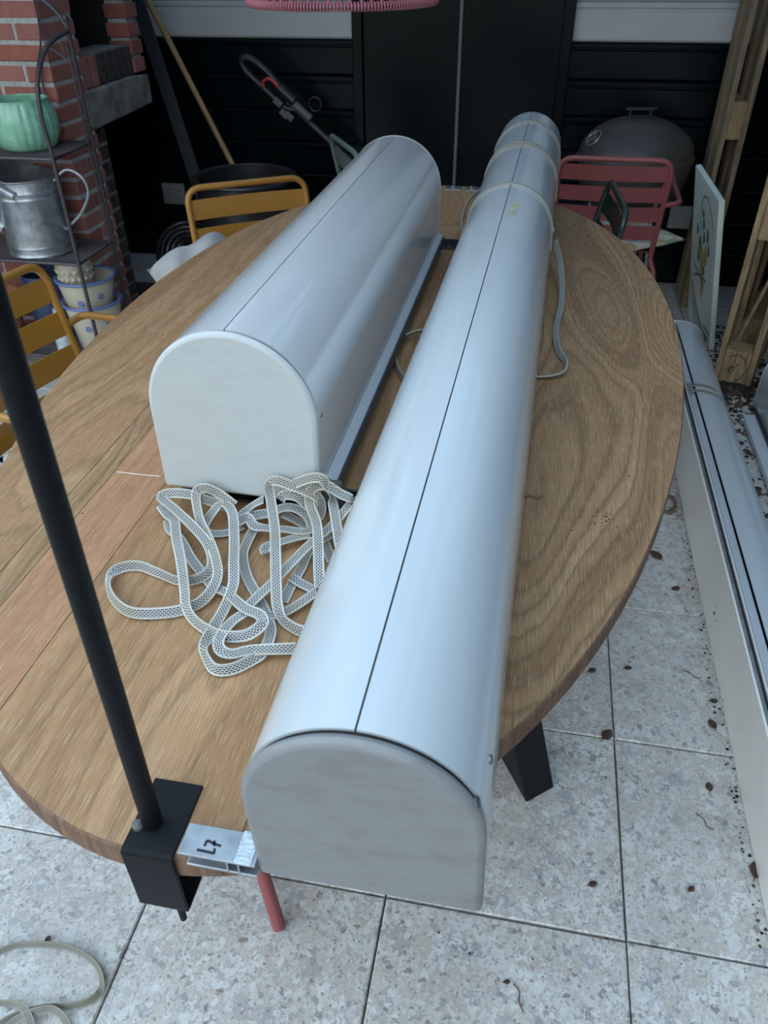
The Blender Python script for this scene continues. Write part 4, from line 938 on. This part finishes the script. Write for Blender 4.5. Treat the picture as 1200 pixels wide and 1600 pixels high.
leaf(1025, 868, 0, .045, 2.2, 'large brown dead leaf on the tiles below the right table edge', .3)
leaf(948, 1150, 0, .035, 1.0, 'crumpled dark leaf at the crossing of tile joints behind the black table leg', 1.0)
leaf(981, 1045, 0, .020, .3, 'small folded brown leaf alone on the tile right of the table', 1.0)
leaf(1108, 1230, 0, .022, 1.6, 'round brown leaf with a stalk near the floor cassette panel', .5)
leaf(1113, 1132, 0, .028, 1.9, 'dark pointed leaf lying close against the floor cassette', .4)
leaf(1080, 1390, 0, .016, .8, 'tiny round brown seed leaf on the right-hand front tile', 1.0)
leaf(1115, 1096, 0, .020, .1, 'reddish leaf scrap touching the white side of the floor cassette', .4)
leaf(1056, 920, 0, .026, .5, 'narrow dark leaf between the table and the floor cassette', .3)
leaf(925, 1048, 0, .022, .6, 'tan leaf sliver under the lower right table edge', .3)
leaf(1182, 1360, 0, .040, 1.2, 'curled dark leaf in the shade of the floor cassette', .7)
leaf(926, 1382, 0, .018, .5, 'fawn leaf scrap on the tile right of the long cassette', .4)
leaf(75, 1468, 0, .013, 1.2, 'brown seed husk behind the floor strap loop', 1.2)
leaf(792, 1535, 0, .012, .3, 'small dark seed on the front tile below the long cassette', 1.2)
for px, py, rz, lab in ((1080, 1055, -.5, 'thin pale twig on the tile behind the floor cassette'), (812, 1560, 1.9, 'thin dark twig at the bottom edge of the floor'), (1100, 1285, -.9, 'short twig on the tile left of the floor cassette'), (832, 779, .15, 'short grey twig on the table against the long cassette')):
    z = TZ if py < 900 else 0; p = at(px, py, z); L_ = .03 if z else .045; g = MB(); g.tube(spl([(-L_/2, 0, .002), (-.1*L_, .003, .003), (.2*L_, -.002, .002), (L_/2, .004, .002)], 4), [.0012]*13, 6); o = g.build('twig', M['twig']); o.location = tuple(p); o.rotation_euler = (0, 0, rz); tag(o, lab, 'twig')
p = at(1046, 800, 0); g = MB(); g.tube(spl([(0, 0, .004), (.02, .03, .006), (.015, .07, .008), (-.02, .085, .008), (-.04, .05, .006), (-.03, .01, .004), (.0, -.01, .005), (.02, .02, .01)], 6), .005, 8); o = g.build('curled_cord', M['twig']); o.location = tuple(p); tag(o, 'curled brown cord on the floor behind the right table edge', 'cord')
# crumbs of soil and leaves between the floor cassettes
g = MB(); cnt = 0
def crumb(x, y, z, s, mi):
    a = random.uniform(0, 6.28); e_ = random.uniform(.4, 1); h_ = s*random.uniform(.2, .8)
    vs = [(x+s*math.cos(a+k*1.2566)*(1 if k % 2 else e_), y+s*math.sin(a+k*1.2566)*(1 if k % 2 else e_), z+random.uniform(0, .3)*h_) for k in range(5)]+[(x, y, z+h_)]
    g.add(vs, [(k, (k+1) % 5, 5) for k in range(5)]+[(4, 3, 2, 1, 0)], mi)
for _ in range(2600):
    y = random.uniform(1.2, 3.6); x = random.uniform(.735, 1.02); 
    if random.random() > (.25+.75*max(0, min(1, (y-2.2)/.7))): continue
    crumb(x, y, .0, random.uniform(.003, .015), random.choice((0, 0, 0, 1, 2)))
for _ in range(420):
    r_ = abs(random.gauss(0, .08)); a = random.uniform(0, 6.28); crumb(.86+r_*math.cos(a)*1.2, 2.98+r_*math.sin(a), .0, random.uniform(.008, .024), random.choice((0, 0, 0, 1)))
for _ in range(160): crumb(random.uniform(.530, .551), random.uniform(.6, 2.3), 0, random.uniform(.001, .005), random.choice((0, 1)))
o = g.build('leaf_litter', [M['soil'], M['leaf'], M['twig']], smooth=0); tag(o, 'dark soil and crumbled leaves scattered between the floor cassettes', 'litter', kind='stuff')
g = MB()
for _ in range(150): crumb(random.uniform(-.6, .75), random.uniform(.3, 2.2), 0, random.uniform(.0008, .003), random.choice((0, 1, 2)))
tag(g.build('floor_crumbs', [M['soil'], M['leaf'], M['twig']], smooth=0), 'tiny dark crumbs strewn over the terrazzo tiles', 'crumbs', kind='stuff')
g = MB()
for _ in range(70):
    a = random.uniform(0, 6.28); r_ = math.sqrt(random.random())*.92; crumb(q[0]+.62*r_*math.cos(a), q[1]+1.2*r_*math.sin(a), TZ, random.uniform(.0008, .0026), 0)
for _ in range(30): crumb(at(940, 815, TZ)[0]+random.gauss(0, .03), at(940, 815, TZ)[1]+random.gauss(0, .015), TZ, random.uniform(.0008, .002), 0)
tag(g.build('table_crumbs', [M['soil']], smooth=0), 'tiny dark specks of dirt on the wooden tabletop', 'crumbs', kind='stuff')
for k, (px, py, lab) in enumerate(((1172, 752, 'round brown husk beside the right floor cassette, nearest of the husks'), (1160, 738, 'round brown husk next to the grey slat on the littered floor'), (1183, 770, 'round brown husk half under the right floor cassette rail'))):
    p = at(px, py, .01); g = MB(); g.lathe([(0, 0), (.008, .001), (.013, .008), (.012, .016), (.006, .022), (0, .023)], 14, (0, 0, 0), lambda th, j: 1+.06*math.sin(5*th)); o = g.build('seed_husk', M['leaf']); o.location = (p[0], p[1], 0); tag(o, lab, 'husk')
